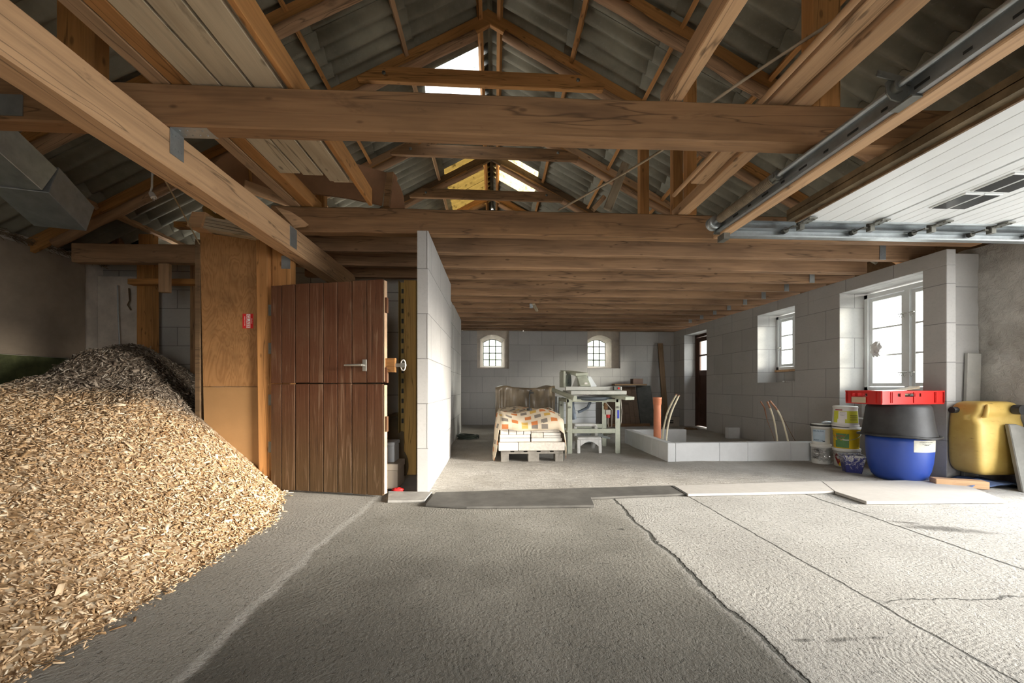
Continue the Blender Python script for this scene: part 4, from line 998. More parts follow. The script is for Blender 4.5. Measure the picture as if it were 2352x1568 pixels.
edge_strip((1545, 1117), (1576, 1135), a)
b_ = flat('floor_board', [(1918, 1128), (1888, 1105), (2190, 1101), (2312, 1149), (1990, 1151)], .004, .024, CHIPB, 'wide pale board on the floor in front of the blue half barrel', 'board')
edge_strip((1916, 1129), (1988, 1152), b_)
flat('threshold', [(890, 1149), (892, 1127), (992, 1129), (976, 1148)], .0, .02, plain('dirty cement strip', (.32, .31, .29), .9, var=.3, scale=6), 'dirty cement threshold strip between the red door and the partition', 'threshold')

# ============================================================ store behind the red door
SACK = plain('dull brown tarpaulin', (.14, .105, .06), .7, var=.25, scale=3)
def tarp(u, v):
    t = 2 * PI * u; p = PI * .5 * v; d = Vector((math.sin(p) * math.cos(t), math.sin(p) * math.sin(t), math.cos(p)))
    k = 1 + .10 * mnoise.noise(d * 3) + .05 * math.sin(7 * t + 3 * p)
    return (-1.12 + d.x * .40 * k, 4.62 + d.y * .5 * k, max(0, d.z * .62 * k) if v < 1 else 0)
mb = MB(); mb.grid(tarp, 60, 24); o = mb.build('covered_heap', SACK); tag(o, 'heap under a brown tarpaulin in the store behind the red door', 'tarpaulin')
BOXW = plain('white box plastic', (.62, .64, .66), .5, var=.06)
r = empty('storage_box', at(898, 1050, D=3.7), 'white plastic box with a lid on top of the beige box', 'box')
mb = MB(); mb.box(-1.08, -.930, 3.62, 3.80, .245, .40); mb.build('body', BOXW, r, bev=.006); mb = MB(); mb.box(-1.09, -.925, 3.61, 3.81, .40, .435); mb.build('lid', BOXW, r, bev=.006)
r = empty('storage_box', (-1.0, 3.7, 0), 'beige box under the white plastic box behind the red door', 'box')
CARD = plain('beige card', (.45, .38, .30), .8, var=.08)
mb = MB(); mb.box(-1.12, -.885, 3.56, 3.82, .012, .185); mb.build('body', CARD, r, bev=.004); mb = MB(); mb.box(-1.13, -.880, 3.55, 3.83, .185, .243); mb.build('lid', CARD, r, bev=.004)
mb = MB(); blob(mb, (-.87, 3.50, .02), .035, (1.5, .8, .6), .4, 4, 16, 2, 0.0); o = mb.build('red_rag', RED); tag(o, 'scrap of red cloth on the floor just behind the threshold', 'rag')
YEL = wood('yellowed post timber', (.42, .25, .07), .2)
a = timber('timber_post', (-.905, 4.22, 0), (-.905, 4.22, 2.10), .13, .10, YEL, up=(0, 1, 0)); tag(a, 'yellowed post standing close to the left face of the partition', 'post')
mb = MB()
mb.box(-1.035, -1.030, 4.20, 4.28, .45, 2.10); mb.box(-1.035, -.985, 4.28, 4.284, .45, 2.10)
xs = -1.010
PERF = plain('yellow perforated upright', (.36, .24, .07), .6, var=.2)
o = mb.build('rack_upright', PERF); tag(o, 'yellow perforated rack upright beside the yellowed post', 'rack upright')
for k in range(14):
    z = .55 + k * .11; mb = MB(); mb.box(-1.021, -.998, 4.277, 4.2795, z, z + .05); mb.build('slot', IRON, o)
mb = MB(); mb.box(-2.3, -.72, 5.20, 5.34, .0, 2.2); o = None
BW = blockwork('store back wall blocks', (.44, .42, .37), .5, .6, .42, .008)
struct(mb.build('wall_store', BW))

# ============================================================ pallet with white blocks under a cloth
GREYW = plain('grey pallet wood', (.27, .25, .22), .85, var=.3, scale=9, bumps=.3)
px0, px1, py = .085, .875, 4.84
pal = empty('pallet', (.48, 5.44, 0), 'grey wooden pallet carrying the stack of white blocks', 'pallet')
for j in range(3):
    for i in range(3):
        x = px0 + (px1 - px0 - .10) * i / 2; y = py + (1.2 - .145) * j / 2
        mb = MB(); mb.box(x, x + (.14 if i == 1 else .10), y, y + .145, .0, .10); mb.build('block', GREYW, pal, bev=.004)
for j in range(3):
    y = py + (1.2 - .145) * j / 2; mb = MB(); mb.box(px0, px1, y, y + .145, .10, .122); mb.build('stringer', GREYW, pal, bev=.003)
for i in range(5):
    x = px0 + (px1 - px0 - .12) * i / 4; mb = MB(); mb.box(x, x + .12, py, py + 1.2, .122, .144); mb.build('deck_board', GREYW, pal, bev=.003)
WBK = plain('white insulating block', (.74, .71, .66), .8, var=.06, scale=12, bumps=.25)
WBK2 = plain('speckled insulating block', (.66, .61, .54), .85, var=.16, scale=30, bumps=.4)
gb = 'white blocks stacked on the pallet'
def blk(x0, x1, z0, z1, m, l, y0=4.84, dy=.55):
    mb = MB(); mb.box(x0, x1, y0, y0 + dy, z0, z1); o = mb.build('white_block', m, bev=.006); return tag(o, l, 'block', gb)
blk(.055, .300, .146, .248, WBK, 'plain short block at the left end of the bottom layer on the pallet', 4.80)
blk(.304, .890, .146, .250, WBK2, 'long speckled block forming the right of the bottom layer on the pallet', 4.80)
blk(.070, .455, .252, .300, WBK, 'flat block in the second layer, left side, lower of two')
blk(.070, .455, .303, .345, WBK, 'flat block in the second layer, left side, upper of two')
blk(.470, .865, .252, .300, WBK, 'flat block in the second layer, right side, lower of two')
blk(.470, .620, .303, .368, WBK2, 'short chipped block in the middle of the second layer')
blk(.626, .850, .303, .325, WBK, 'thin slab low on the right of the second layer')
blk(.626, .850, .328, .368, WBK, 'thicker slab over the thin one on the right of the second layer')
for k, (a, b) in enumerate(((.078, .178), (.185, .275), (.280, .368), (.374, .462))):
    blk(a, b, .347, .435 - .002 * k, WBK, ['leftmost', 'second', 'third', 'fourth'][k] + ' small upright block of the top layer, counted from the left')
blk(.468, .835, .372, .455, WBK2, 'long rough block on the right of the top layer, under the cloth edge')
# cloth
def clothmat():
    m, nt, b = newmat('checked oilcloth', .55); tc = N(nt, 'ShaderNodeTexCoord').outputs['UV']
    br = N(nt, 'ShaderNodeTexBrick'); mp = N(nt, 'ShaderNodeMapping'); mp.inputs['Scale'].default_value = (1, 1, 1); nt.links.new(tc, mp.inputs[0]); nt.links.new(mp.outputs[0], br.inputs['Vector'])
    br.inputs['Scale'].default_value = 1; br.inputs['Brick Width'].default_value = .125; br.inputs['Row Height'].default_value = .10; br.inputs['Mortar Size'].default_value = .022; br.inputs['Mortar Smooth'].default_value = 0
    br.inputs['Mortar'].default_value = (.66, .56, .42, 1); br.inputs['Color1'].default_value = (0, 0, 0, 1); br.inputs['Color2'].default_value = (1, 1, 1, 1); br.offset = .4
    t = ramp(nt, br.outputs['Color'], [(0, (.52, .18, .06)), (.22, (.52, .18, .06)), (.26, (.22, .19, .16)), (.5, (.22, .19, .16)), (.54, (.62, .50, .36)), (.72, (.60, .38, .10)), (.80, (.66, .56, .42))])
    for l in t.node.inputs: pass
    t.node.color_ramp.interpolation = 'CONSTANT'
    col = mix(nt, t, (.66, .56, .42), br.outputs['Fac']); nt.links.new(col, b.inputs['Base Color']); return m
OIL = clothmat()
def cl(u, v):
    # u across, v from front hem to the back
    x = -.03 + .93 * u; y = 4.815 + .95 * v
    top = .455 + .17 * min(1, v * 3.2) ** .7 + .03 * math.sin(9 * u + 5 * v)
    if v == 0: top -= .10 - .06 * math.sin(u * 3.1)
    edge = 0
    if u < .16: edge = (.16 - u) / .16; top = top * (1 - edge ** 1.3) + .02 * edge; x = .06 - .07 * edge + .015 * math.sin(14 * v + 3 * edge)
    if u > .92: edge = (u - .92) / .08; top -= .33 * edge; x = .875 + .03 * edge + .01 * math.sin(20 * v)
    n = .018 * mnoise.noise(Vector((x * 9, y * 9, top * 4)))
    return (x + n, y - .02 + n, max(.012, top + n))
mb = MB(); mb.grid(cl, 70, 46); o = mb.build('oilcloth', OIL, fix=False, thick=.004); tag(o, 'cream oilcloth with orange and brown squares draped over the white blocks', 'cloth')
# second stack behind, brown plastic sheet
SHEET = plain('brown plastic film', (.20, .155, .10), .28, var=.35, scale=4, bumps=.2, spec=.6)
def fb(u, v):
    x = .02 + .95 * u; zt = .94 + .02 * math.sin(u * 8) + .03 * mnoise.noise(Vector((u * 5, v * 5, 0)))
    fold = .014 * math.sin(u * 40 + 6 * math.sin(u * 5)) * (1 - v) + .01 * mnoise.noise(Vector((u * 14, v * 5, 3)))
    if v < .72: y = 6.08 + fold * 1.6 + .06 * math.sin(v * 4) * math.sin(u * PI); z = .02 + (zt - .02) * v / .72
    else: y = 6.08 + .45 * (v - .72) / .28; z = zt
    return (x, y, z)
mb = MB(); mb.grid(fb, 110, 30); o = mb.build('plastic_sheet', SHEET, fix=False, thick=.003); tag(o, 'brown plastic film draped over the taller stack behind the pallet', 'plastic sheet')
# dark upright tap-like fitting on the cloth
bt = Vector((.47, 5.10, .645)); r = empty('metal_fitting', bt, 'dark upright metal fitting with a side knob standing on the cloth', 'fitting')
mb = MB(); mb.cyl(bt - Vector((0, 0, .01)), bt + Vector((0, 0, .02)), .035, 16); mb.build('base', IRON, r)
mb = MB(); mb.tube([bt, bt + Vector((0, 0, .20)), bt + Vector((.01, 0, .255)), bt + Vector((.03, 0, .25))], .009, 8); mb.build('stem', IRON, r)
mb = MB(); mb.cyl(bt + Vector((.01, -.02, .225)), bt + Vector((.05, -.02, .225)), .013, 10); mb.build('knob', IRON, r)
# cable coil
mb = MB(); pts = []
for k in range(260):
    t = k / 260 * 2 * PI * 9; rr = .16 + .03 * math.sin(t * .37 + 1); pts.append((-.47 + rr * math.cos(t) + .01 * math.sin(3 * t), 7.0 + rr * .9 * math.sin(t), .02 + .05 * k / 260 + .012 * math.sin(t * 1.7)))
mb.tube(pts, .009, 6); o = mb.build('cable_coil', plain('dark green cable', (.035, .045, .035), .6)); tag(o, 'coil of dark cable on the floor near the partition wall', 'cable')
# stacked insulation boards behind the saw
gw = 'white boards piled behind the saw bench'
WHT = plain('white foam board', (.66, .69, .72), .8, var=.05)
for k in range(5):
    mb = MB(); mb.box(1.06, 1.72, 6.42, 7.0, .20 + .118 * k, .314 + .118 * k); o = mb.build('foam_board', WHT, bev=.003); tag(o, ['lowest', 'second lowest', 'middle', 'fourth', 'topmost'][k] + ' white foam board in the pile behind the saw bench', 'foam board', gw)
mb = MB(); mb.box(1.04, 1.74, 6.40, 7.02, 0, .196); o = mb.build('support_crate', WHT, bev=.004); tag(o, 'long white block under the pile of foam boards behind the saw bench', 'block')

# ============================================================ saw bench
SG = plain('pale green machine paint', (.42, .44, .36), .5, .1, var=.16, scale=8, bumps=.1)
SD = plain('dusty machine top', (.50, .50, .46), .6, .2, var=.12, scale=8)
sx0, sx1, sy0, sy1, sz = 1.03, 1.80, 5.38, 6.05, .785
sb = empty('saw_bench', (1.41, 5.7, 0), 'pale green steel stone saw bench with a tilted saw head', 'saw')
for (x, y) in ((sx0, sy0), (sx1 - .075, sy0), (sx0, sy1), (sx1 - .075, sy1)):
    mb = MB(); mb.box(x, x + .075, y, y + .006, .01, sz); mb.box(x if x < 1.2 else x + .069, (x if x < 1.2 else x + .069) + .006, y, y + .06, .01, sz); mb.box(x + .008, x + .068, y - .0, y + .05, 0, .01)
    lg = mb.build('leg', SG, sb)
    mb = MB(); mb.cyl((x + .037, y - .02, .66), (x + .037, y, .66), .014, 12); mb.build('knob', STEELD, lg)
for (z0, z1) in ((.29, .355), (.735, .775)):
    mb = MB(); mb.box(sx0 + .075, sx1 - .075, sy0, sy0 + .03, z0, z1); mb.build('cross_bar', SG, sb, bev=.003)
    mb = MB(); mb.box(sx0 + .075, sx1 - .075, sy1, sy1 + .03, z0, z1); mb.build('cross_bar', SG, sb, bev=.003)
for x in (sx0 + .01, sx1 - .05):
    mb = MB(); mb.bar((x, sy0, .33), (x, sy1, .18), .03, .04); mb.bar((x, sy0, .75), (x, sy1, .75), .03, .04); mb.build('side_rail', SG, sb)
mb = MB(); mb.box(1.07, 1.86, 5.30, 5.95, .84, .895); mb.build('table', SD, sb, bev=.005)
mb = MB(); mb.lathe((1.42, 5.62, .74), [(.20, 0), (.30, .02), (.32, .05), (.32, .06)], 28); mb.build('drip_tray', plain('blue grey tray', (.12, .14, .16), .5), sb)
mb = MB(); mb.prism([(.91, 6.0, .93), (.93, 6.0, .93), (1.09, 5.18, .83), (1.13, 5.18, .83), (1.13, 5.18, .765), (1.10, 5.18, .745), (1.07, 5.18, .765), (.91, 6.0, .90)], (0, .02, .0)); mb.bar((.93, 6.0, .90), (1.10, 5.22, .79), .05, .05); mb.build('side_fold', SG, sb)
mb = MB(); mb.bar((1.60, 5.75, .85), (1.87, 5.20, .79), .17, .045); mb.build('side_flap', SG, sb, bev=.003)
mb = MB(); mb.bar((1.02, 5.45, .925), (1.83, 5.45, .925), .07, .055); mb.bar((1.35, 5.55, .915), (1.84, 5.55, .935), .05, .05); mb.build('guide_rail', SD, sb, bev=.004)
hd = empty('saw_head', (1.3, 5.6, .93), None, None); del_ = hd
mb = MB(); mb.prism([(1.06, 6.0, 1.165), (1.08, 6.0, .95), (1.12, 6.0, .95), (1.16, 5.5, 1.12), (1.14, 5.5, 1.14)], (.0, .02, 0))
bpy.data.objects.remove(hd)
mb = MB(); mb.prism([(1.03, 5.90, 1.20), (1.05, 5.90, .94), (1.10, 5.90, .94), (1.10, 5.90, 1.20)], (0, .03, 0))
mb.add([(1.03, 5.95, 1.21), (1.20, 5.95, 1.205), (1.36, 5.50, 1.155), (1.18, 5.50, 1.145), (1.03, 5.95, 1.18), (1.20, 5.95, 1.175), (1.36, 5.50, 1.115), (1.18, 5.50, 1.105)], [(0, 1, 2, 3), (4, 7, 6, 5), (0, 4, 5, 1), (1, 5, 6, 2), (2, 6, 7, 3), (3, 7, 4, 0)])
mb.box(1.02, 1.05, 5.60, 5.95, .94, 1.18); mb.build('blade_housing', SG, sb, bev=.004)
mb = MB(); mb.lathe((1.115, 5.72, 1.03), [(.135, 0), (.135, .004)], 40, (1, .15, 0)); mb.lathe((1.105, 5.72, 1.03), [(.03, 0), (.03, .024)], 16, (1, .15, 0)); mb.build('saw_blade', STEEL, sb)
mb = MB(); mb.add([(1.22, 5.48, .935), (1.39, 5.48, .935), (1.385, 5.42, .965), (1.225, 5.42, .965), (1.20, 5.56, 1.14), (1.34, 5.56, 1.15), (1.39, 5.62, .94), (1.22, 5.62, .94), (1.34, 5.62, 1.15), (1.20, 5.62, 1.14)],
                  [(0, 1, 2, 3), (3, 2, 5, 4), (4, 5, 8, 9), (0, 7, 6, 1), (7, 9, 8, 6), (0, 3, 4, 9, 7), (1, 6, 8, 5, 2)]); mb.build('motor_cover', SG, sb, bev=.004)
mb = MB(); mb.add([(1.38, 5.58, 1.10), (1.42, 5.58, 1.10), (1.50, 5.54, .96), (1.48, 5.54, .945), (1.38, 5.54, .945), (1.38, 5.70, 1.10), (1.42, 5.70, 1.10), (1.50, 5.70, .96), (1.48, 5.70, .945), (1.38, 5.70, .945)],
                  [(0, 1, 2, 3, 4), (9, 8, 7, 6, 5), (0, 5, 6, 1), (1, 6, 7, 2), (2, 7, 8, 3), (3, 8, 9, 4), (4, 9, 5, 0)]); mb.build('guard', WHT, sb, bev=.003)
mb = MB(); mb.prism([(1.14, 5.55, .94), (1.22, 5.55, .94), (1.22, 5.55, 1.10), (1.19, 5.55, 1.09)], (0, .01, 0)); mb.build('splash_flap', SD, sb)
mb = MB(); mb.box(1.70, 1.80, 5.36, 5.44, .90, .955); sw = mb.build('switch_box', STEELD, sb, bev=.004)
mb = MB(); mb.cyl((1.765, 5.352, .93), (1.765, 5.36, .93), .014, 14); mb.build('stop_button', RED, sw)
BLUE = plain('blue sticker', (.06, .08, .45), .4, bumps=0)
mb = MB(); mb.box(sx1 - .05, sx1 - .02, sy0 - .003, sy0 - .001, .50, .62); mb.build('maker_plate', BLUE, sb)
mb = MB(); mb.box(1.29, 1.33, 5.412, 5.415, .985, 1.01); mb.build('small_plate', PAPER, sb)
HOSE = plain('slate blue hose', (.13, .16, .20), .5, var=.15)
mb = MB(); mb.tube([(1.17, 5.75, .80), (1.17, 5.72, .65), (1.20, 5.74, .50), (1.21, 5.74, .46)], .038, 12); o = mb.build('drain_hose', HOSE, sb)
mb = MB(); mb.tube([(1.42, 5.62, .72), (1.40, 5.68, .64), (1.30, 5.70, .585), (1.26, 5.70, .57)], .022, 10); mb.build('drain_hose', HOSE, sb)
mb = MB(); mb.tube([(1.62, 5.50, .72), (1.62, 5.50, .62)], .028, 10); mb.build('motor_stub', WB, sb)
pg = empty('plug_connector', (1.63, 5.45, .5), 'grey plug with a red collar hanging under the saw bench', 'plug')
mb = MB(); mb.box(1.60, 1.67, 5.42, 5.48, .55, .62); mb.build('plug_body', CORD, pg, bev=.004); mb = MB(); mb.cyl((1.64, 5.45, .505), (1.64, 5.45, .55), .028, 12); mb.build('red_collar', RED, pg)
mb = MB(); mb.tube([(1.64, 5.45, .51), (1.64, 5.46, .42), (1.66, 5.48, .36), (1.69, 5.44, .38), (1.69, 5.42, .62), (1.60, 5.42, .72)], .007, 8); mb.build('lead', CORD, pg)
mb = MB(); mb.tube([(1.84, 5.50, .78), (1.85, 5.48, .60), (1.85, 5.5, .45), (1.82, 5.5, .33), (1.80, 5.6, .2)], .005, 6); mb.build('dangling_lead', CORD, sb)
# step stool
ST = plain('grubby white stool plastic', (.60, .60, .58), .45, var=.14, scale=10)
stl = empty('step_stool', (1.37, 5.65, 0), 'grubby white plastic two-step stool under the saw bench', 'step stool')
mb = MB(); mb.box(1.19, 1.52, 5.62, 5.82, .36, .40); mb.build('top_step', ST, stl, bev=.01)
mb = MB(); mb.box(1.185, 1.53, 5.40, 5.60, .19, .23); mb.build('lower_step', ST, stl, bev=.01)
for x in (1.18, 1.49):
    mb = MB(); mb.prism([(x, 5.40, 0), (x, 5.44, 0), (x, 5.46, .12), (x, 5.52, .15), (x, 5.66, .15), (x, 5.72, .10), (x, 5.80, 0), (x, 5.84, 0), (x, 5.80, .38), (x, 5.64, .38), (x, 5.60, .22), (x, 5.41, .22)], (.045, 0, 0)); mb.build('side_frame', ST, stl, bev=.006)
mb = MB(); n = 12; arc = [(1.225 + .265 * k / n, 5.405, .10 + .07 * math.sin(PI * k / n)) for k in range(n + 1)]; mb.prism([(1.225, 5.405, .20)] + arc + [(1.49, 5.405, .20)], (0, .012, 0)); mb.build('apron', ST, stl)
# wheel (barrow) leaning behind
wl = empty('barrow_wheel', (1.80, 6.0, .17), 'black rubber wheel standing behind the right leg of the saw bench', 'wheel')
mb = MB(); mb.lathe((1.74, 6.32, .18), [(.10, 0), (.15, .003), (.172, .02), (.178, .045), (.172, .07), (.15, .087), (.10, .09)], 32, (.95, -.3, 0)); mb.build('tyre', plain('black tyre rubber', (.035, .035, .035), .8), wl)
mb = MB(); mb.lathe((1.75, 6.32, .18), [(.10, .02), (.03, .03), (.03, .06), (.10, .07)], 20, (.95, -.3, 0)); mb.build('hub', STEELD, wl)
mb = MB(); mb.bar((1.50, 5.95, .22), (1.78, 5.80, .16), .03, .03); mb.bar((1.5, 6.1, .20), (1.80, 6.02, .18), .03, .03); mb.build('fork', STEEL, wl)

# ============================================================ far corner items
BP = wood('old brown door boards', (.13, .085, .055), .2)
pd = empty('leaning_door', (3.2, 9.2, 0), 'old brown boarded panel leaning against the far wall behind the saw', 'panel')
for k in range(7):
    x = 2.72 + .115 * k; mb = MB(); mb.prism([(x, 9.10, .06), (x + .111, 9.10, .06), (x + .111, 9.40, .95), (x, 9.40, .95)], (0, .02, 0)); mb.build('plank', BP, pd)
mb = MB(); mb.box(2.70, 3.72, 8.98, 9.06, .0, .07); mb.build('bottom_rail', WB, pd)
mb = MB(); mb.prism([(3.56, 9.15, 0), (3.92, 9.15, 0), (3.90, 9.40, .98), (3.54, 9.40, .98)], (0, .03, 0)); o = mb.build('dark_sheet', plain('dark grubby sheet', (.07, .07, .06), .4, var=.5, scale=6)); tag(o, 'dark grubby sheet leaning to the right of the brown boarded panel', 'sheet')
mb = MB(); mb.box(2.95, 3.75, 9.25, 9.5, .985, 1.02); o = mb.build('shelf_board', WD); tag(o, 'dark board lying on top of the leaning panels', 'board')
mb = MB(); mb.box(3.42, 3.66, 9.28, 9.48, 1.022, 1.15); o = mb.build('dark_box', plain('dark brown box', (.10, .06, .045), .7)); tag(o, 'small dark brown box on the board over the leaning panels', 'box')
a = timber('leaning_plank', (4.25, 9.28, 0), (4.20, 9.52, 2.05), .13, .03, WD, up=(0, -1, 0)); tag(a, 'dark plank leaning upright in the far right corner', 'plank')
bx_ = empty('carton', (4.2, 8.85, 0), 'pale printed carton on the floor in the far right corner', 'carton')
mb = MB(); mb.box(4.08, 4.42, 8.95, 9.15, 0, .23); mb.build('body', plain('dull carton', (.30, .27, .23), .85), bx_, bev=.003)
mb = MB(); mb.box(4.17, 4.27, 8.946, 8.949, .13, .155); mb.box(4.17, 4.27, 8.946, 8.949, .08, .11); mb.build('print', IRON, bx_)
mb = MB(); blob(mb, (4.35, 8.3, .0), .09, (1.6, 1.6, .5), .4, 3, 20, 5, 0.0); o = mb.build('debris', WD); tag(o, 'small dark heap of debris by the foot of the far door', 'debris')
# kerb of blocks
gk = 'pale blocks of the low floor kerb'
KB = plain('pale kerb block', (.60, .61, .61), .9, var=.05, scale=6, bumps=.3)
def kb(x0, x1, y0, y1, l, z=.238):
    mb = MB(); mb.box(x0, x1, y0, y1, 0, z); o = mb.build('kerb_block', KB, bev=.005); return tag(o, l, 'block', gk)
yk = 4.74
for k, (a, b) in enumerate(((2.29, 2.86), (2.862, 3.23), (3.232, 3.80), (3.802, 4.25))):
    kb(a, b, yk, yk + .10, ['corner', 'short second', 'third', 'last and dirtiest'][k] + ' block of the low kerb side facing the viewer')
ys = [yk, 5.02, 5.25, 5.52, 6.0, 6.24]
for k in range(5):
    kb(2.19, 2.288, ys[k], ys[k + 1] - .002, ['nearest', 'second', 'third', 'fourth', 'farthest'][k] + ' block of the low kerb side running away from the viewer')
kb(2.19, 3.2, 6.24, 6.34, 'long block closing the far side of the low kerb')
kb(4.28, 4.50, 6.82, 6.92, 'loose block standing at the foot of the right block wall', .20)
# pipes
OP = plain('orange drain pipe plastic', (.52, .19, .10), .45, var=.1, scale=4)
pp_ = empty('drain_pipe', (2.39, 5.55, 0), 'upright orange plastic drain pipe inside the low kerb', 'drain pipe')
mb = MB(); mb.lathe((2.405, 5.55, 0), [(.052, 0), (.052, .70)], 28, capt=False); mb.build('pipe', OP, pp_)
mb = MB(); mb.lathe((2.405, 5.55, .68), [(.054, 0), (.060, .02), (.060, .085), (.064, .09), (.064, .112), (.058, .115), (.052, .115), (.052, .02)], 28, capb=False, capt=False); mb.build('socket', OP, pp_)
CRM = plain('cream plastic tube', (.68, .62, .46), .4, var=.06)
COP = plain('brown tube tip', (.30, .15, .09), .6)
def tubepipe(pts, tip, label):
    r = empty('heating_tube', pts[0], label, 'tube', 'cream tubes rising out of the floor')
    P = [Vector(p) for p in pts]; out = []
    for i in range(len(P) - 1):
        for k in range(6):
            t = k / 6; p0 = P[max(i - 1, 0)]; p1 = P[i]; p2 = P[i + 1]; p3 = P[min(i + 2, len(P) - 1)]
            out.append(.5 * ((2 * p1) + (p2 - p0) * t + (2 * p0 - 5 * p1 + 4 * p2 - p3) * t * t + (3 * p1 - p0 - 3 * p2 + p3) * t ** 3))
    out.append(P[-1]); n = max(2, int(len(out) * tip))
    mb = MB(); mb.tube(out[:-n + 1] if n > 1 else out, .011, 10); mb.build('tube', CRM, r)
    mb = MB(); mb.tube(out[-n:], .012, 10); mb.build('tip', COP, r)
tubepipe([at(x, y, D=5.25) for x, y in ((1521, 1018), (1524, 985), (1532, 950), (1543, 925), (1554, 905))], .08, 'left one of the two cream tubes curving up beside the orange drain pipe')
tubepipe([at(x, y, D=5.2) for x, y in ((1530, 1022), (1533, 985), (1541, 950), (1550, 928), (1560, 907))], .08, 'right one of the two cream tubes curving up beside the orange drain pipe')
tubepipe([at(x, y, D=5.1) for x, y in ((1787, 1030), (1784, 1000), (1778, 965), (1770, 940), (1762, 922))], .25, 'left one of the two cream tubes with brown tips near the right wall')
tubepipe([at(x, y, D=5.05) for x, y in ((1813, 1030), (1807, 1000), (1797, 965), (1785, 941), (1768, 920))], .3, 'right one of the two cream tubes with brown tips near the right wall')
a = timber('leaning_stick', at(1836, 1030, D=5.6), at(1790, 945, D=5.62), .008, .008, WB); tag(a, 'thin brown stick leaning right of the brown tipped tubes', 'stick')
mb = MB(); mb.tube([at(1790, 1043, D=5.40), at(1772, 990, D=5.5), at(1762, 965, D=5.5), at(1756, 936, D=5.45), at(1747, 922, D=5.42)], [.003, .003, .004, .010, .009], 6); o = mb.build('taped_wire', COP); tag(o, 'loose brown taped wire end left of the brown tipped tubes', 'wire')
# ============================================================ buckets, tubs and crate by the large window
def lathe_band(mb, c, r0, r1, z0, z1, a0, a1, n=14, off=.0012):
    """label patch wrapped on a round side between two angles (0 = towards the viewer, positive to the right)"""
    vs = []
    for k in range(n + 1):
        t = a0 + (a1 - a0) * k / n
        for (r, z) in ((r0 + off, z0), (r1 + off, z1)): vs.append((c[0] + r * math.sin(t), c[1] - r * math.cos(t), c[2] + z))
    mb.add(vs, [(2 * k, 2 * k + 2, 2 * k + 3, 2 * k + 1) for k in range(n)], True)
TURN = -34
def rad(v): return math.radians(v + TURN)
def cyltext(body, size, m, c, r, z, ang, parent, tilt=0):
    """text bent round a bucket side, its middle at angle ang"""
    R = Matrix.Rotation(ang, 3, 'Z') @ Matrix(((1, 0, 0), (0, 0, -1), (0, 1, 0)))
    loc = Vector((c[0] + (r + .002) * math.sin(ang), c[1] - (r + .002) * math.cos(ang), c[2] + z))
    return text_mesh(body, size, m, loc, R, parent, bend=r + .002, ext=.0004)
BKT = plain('white bucket plastic', (.70, .70, .66), .4, var=.05, scale=5)
LBL = plain('pale blue label', (.42, .52, .60), .5, var=.1, bumps=0); NAVY = plain('navy print', (.04, .08, .16), .5, bumps=0)
YLW = plain('yellow label', (.72, .50, .02), .45, var=.04, bumps=0); LIME = plain('lime label', (.55, .56, .05), .45, var=.05, bumps=0)
GRN = plain('green label', (.10, .22, .08), .5, var=.2, scale=20, bumps=0); MAR = plain('maroon print', (.28, .03, .03), .5, bumps=0)
def bucket(c, r0, r1, h, label, body=BKT, rim=True, lid=None, group=None):
    r = empty('bucket', c, label, 'bucket', 'paint and filler buckets stacked by the large window')
    mb = MB(); prof = [(r0 * .97, 0), (r0, .004), (r0 + (r1 - r0) * .86, h * .86)]
    if rim: prof += [(r1 + .006, h * .86), (r1 + .006, h * .90), (r1 + .001, h * .905), (r1 + .002, h * .97), (r1 + .006, h)]
    else: prof += [(r1, h)]
    mb.lathe(c, prof, 40); mb.build('body', body, r)
    if lid:
        mb = MB(); mb.lathe((c[0], c[1], c[2] + h - .012), [(r1 + .010, 0), (r1 + .010, .016), (r1 + .004, .02), (r1 - .012, .014)], 40); mb.build('lid', lid, r)
    return r
def handle(c, r, z, parent, a=-.3):
    a -= .5
    mb = MB(); pts = []
    for k in range(15):
        t = -1.45 + 2.9 * k / 14; pts.append((c[0] + (r + .010) * math.sin(t + a), c[1] - (r + .010) * math.cos(t + a), z - .075 * math.cos(t)))
    mb.tube(pts, .0025, 6); hd = mb.build('wire_handle', STEEL, parent)
    mb = MB(); mb.tube(pts[6:9], .006, 8); mb.build('grip', PAPER, hd)
# front left pair
c1 = (4.075, 4.60, 0.0); r = bucket(c1, .092, .099, .235, 'plain white bucket wrapped in clear plastic, bottom left of the bucket stack', lid=BKT)
FILM = None
def film_mat():
    m, nt, b = newmat('clear crinkled film', .15); 
    for n_ in list(nt.nodes):
        if n_.type == 'BSDF_PRINCIPLED': nt.nodes.remove(n_)
    out = [q for q in nt.nodes if q.type == 'OUTPUT_MATERIAL'][0]
    tp = N(nt, 'ShaderNodeBsdfTransparent'); gl = N(nt, 'ShaderNodeBsdfGlossy'); gl.inputs['Roughness'].default_value = .15; ms = N(nt, 'ShaderNodeMixShader'); ms.inputs[0].default_value = .22
    nt.links.new(tp.outputs[0], ms.inputs[1]); nt.links.new(gl.outputs[0], ms.inputs[2]); nt.links.new(ms.outputs[0], out.inputs[0]); return m
FILM = film_mat()
mb = MB(); blob(mb, (4.06, 4.56, .11), .10, (1.0, .9, .85), .45, 3.2, 40, 7, .003); o = mb.build('film_wrap', FILM, r, fix=False)
mb = MB(); blob(mb, (3.96, 4.54, .13), .045, (.9, .8, 1.2), .7, 4, 20, 9, .003); mb.build('film_wrap', FILM, r, fix=False)
c2 = (4.075, 4.60, .238); r = bucket(c2, .090, .097, .235, 'white bucket with a pale blue label and black rim, upper left of the bucket stack', lid=IRON)
mb = MB(); mb.lathe((c2[0], c2[1], c2[2] + .237), [(.099, 0), (.092, .012)], 36); mb.build('lid_top', BKT, r)
mb = MB(); lathe_band(mb, c2, .0915, .0957, .035, .185, rad(-62), rad(18)); lb = mb.build('front_label', LBL, r, fix=False)
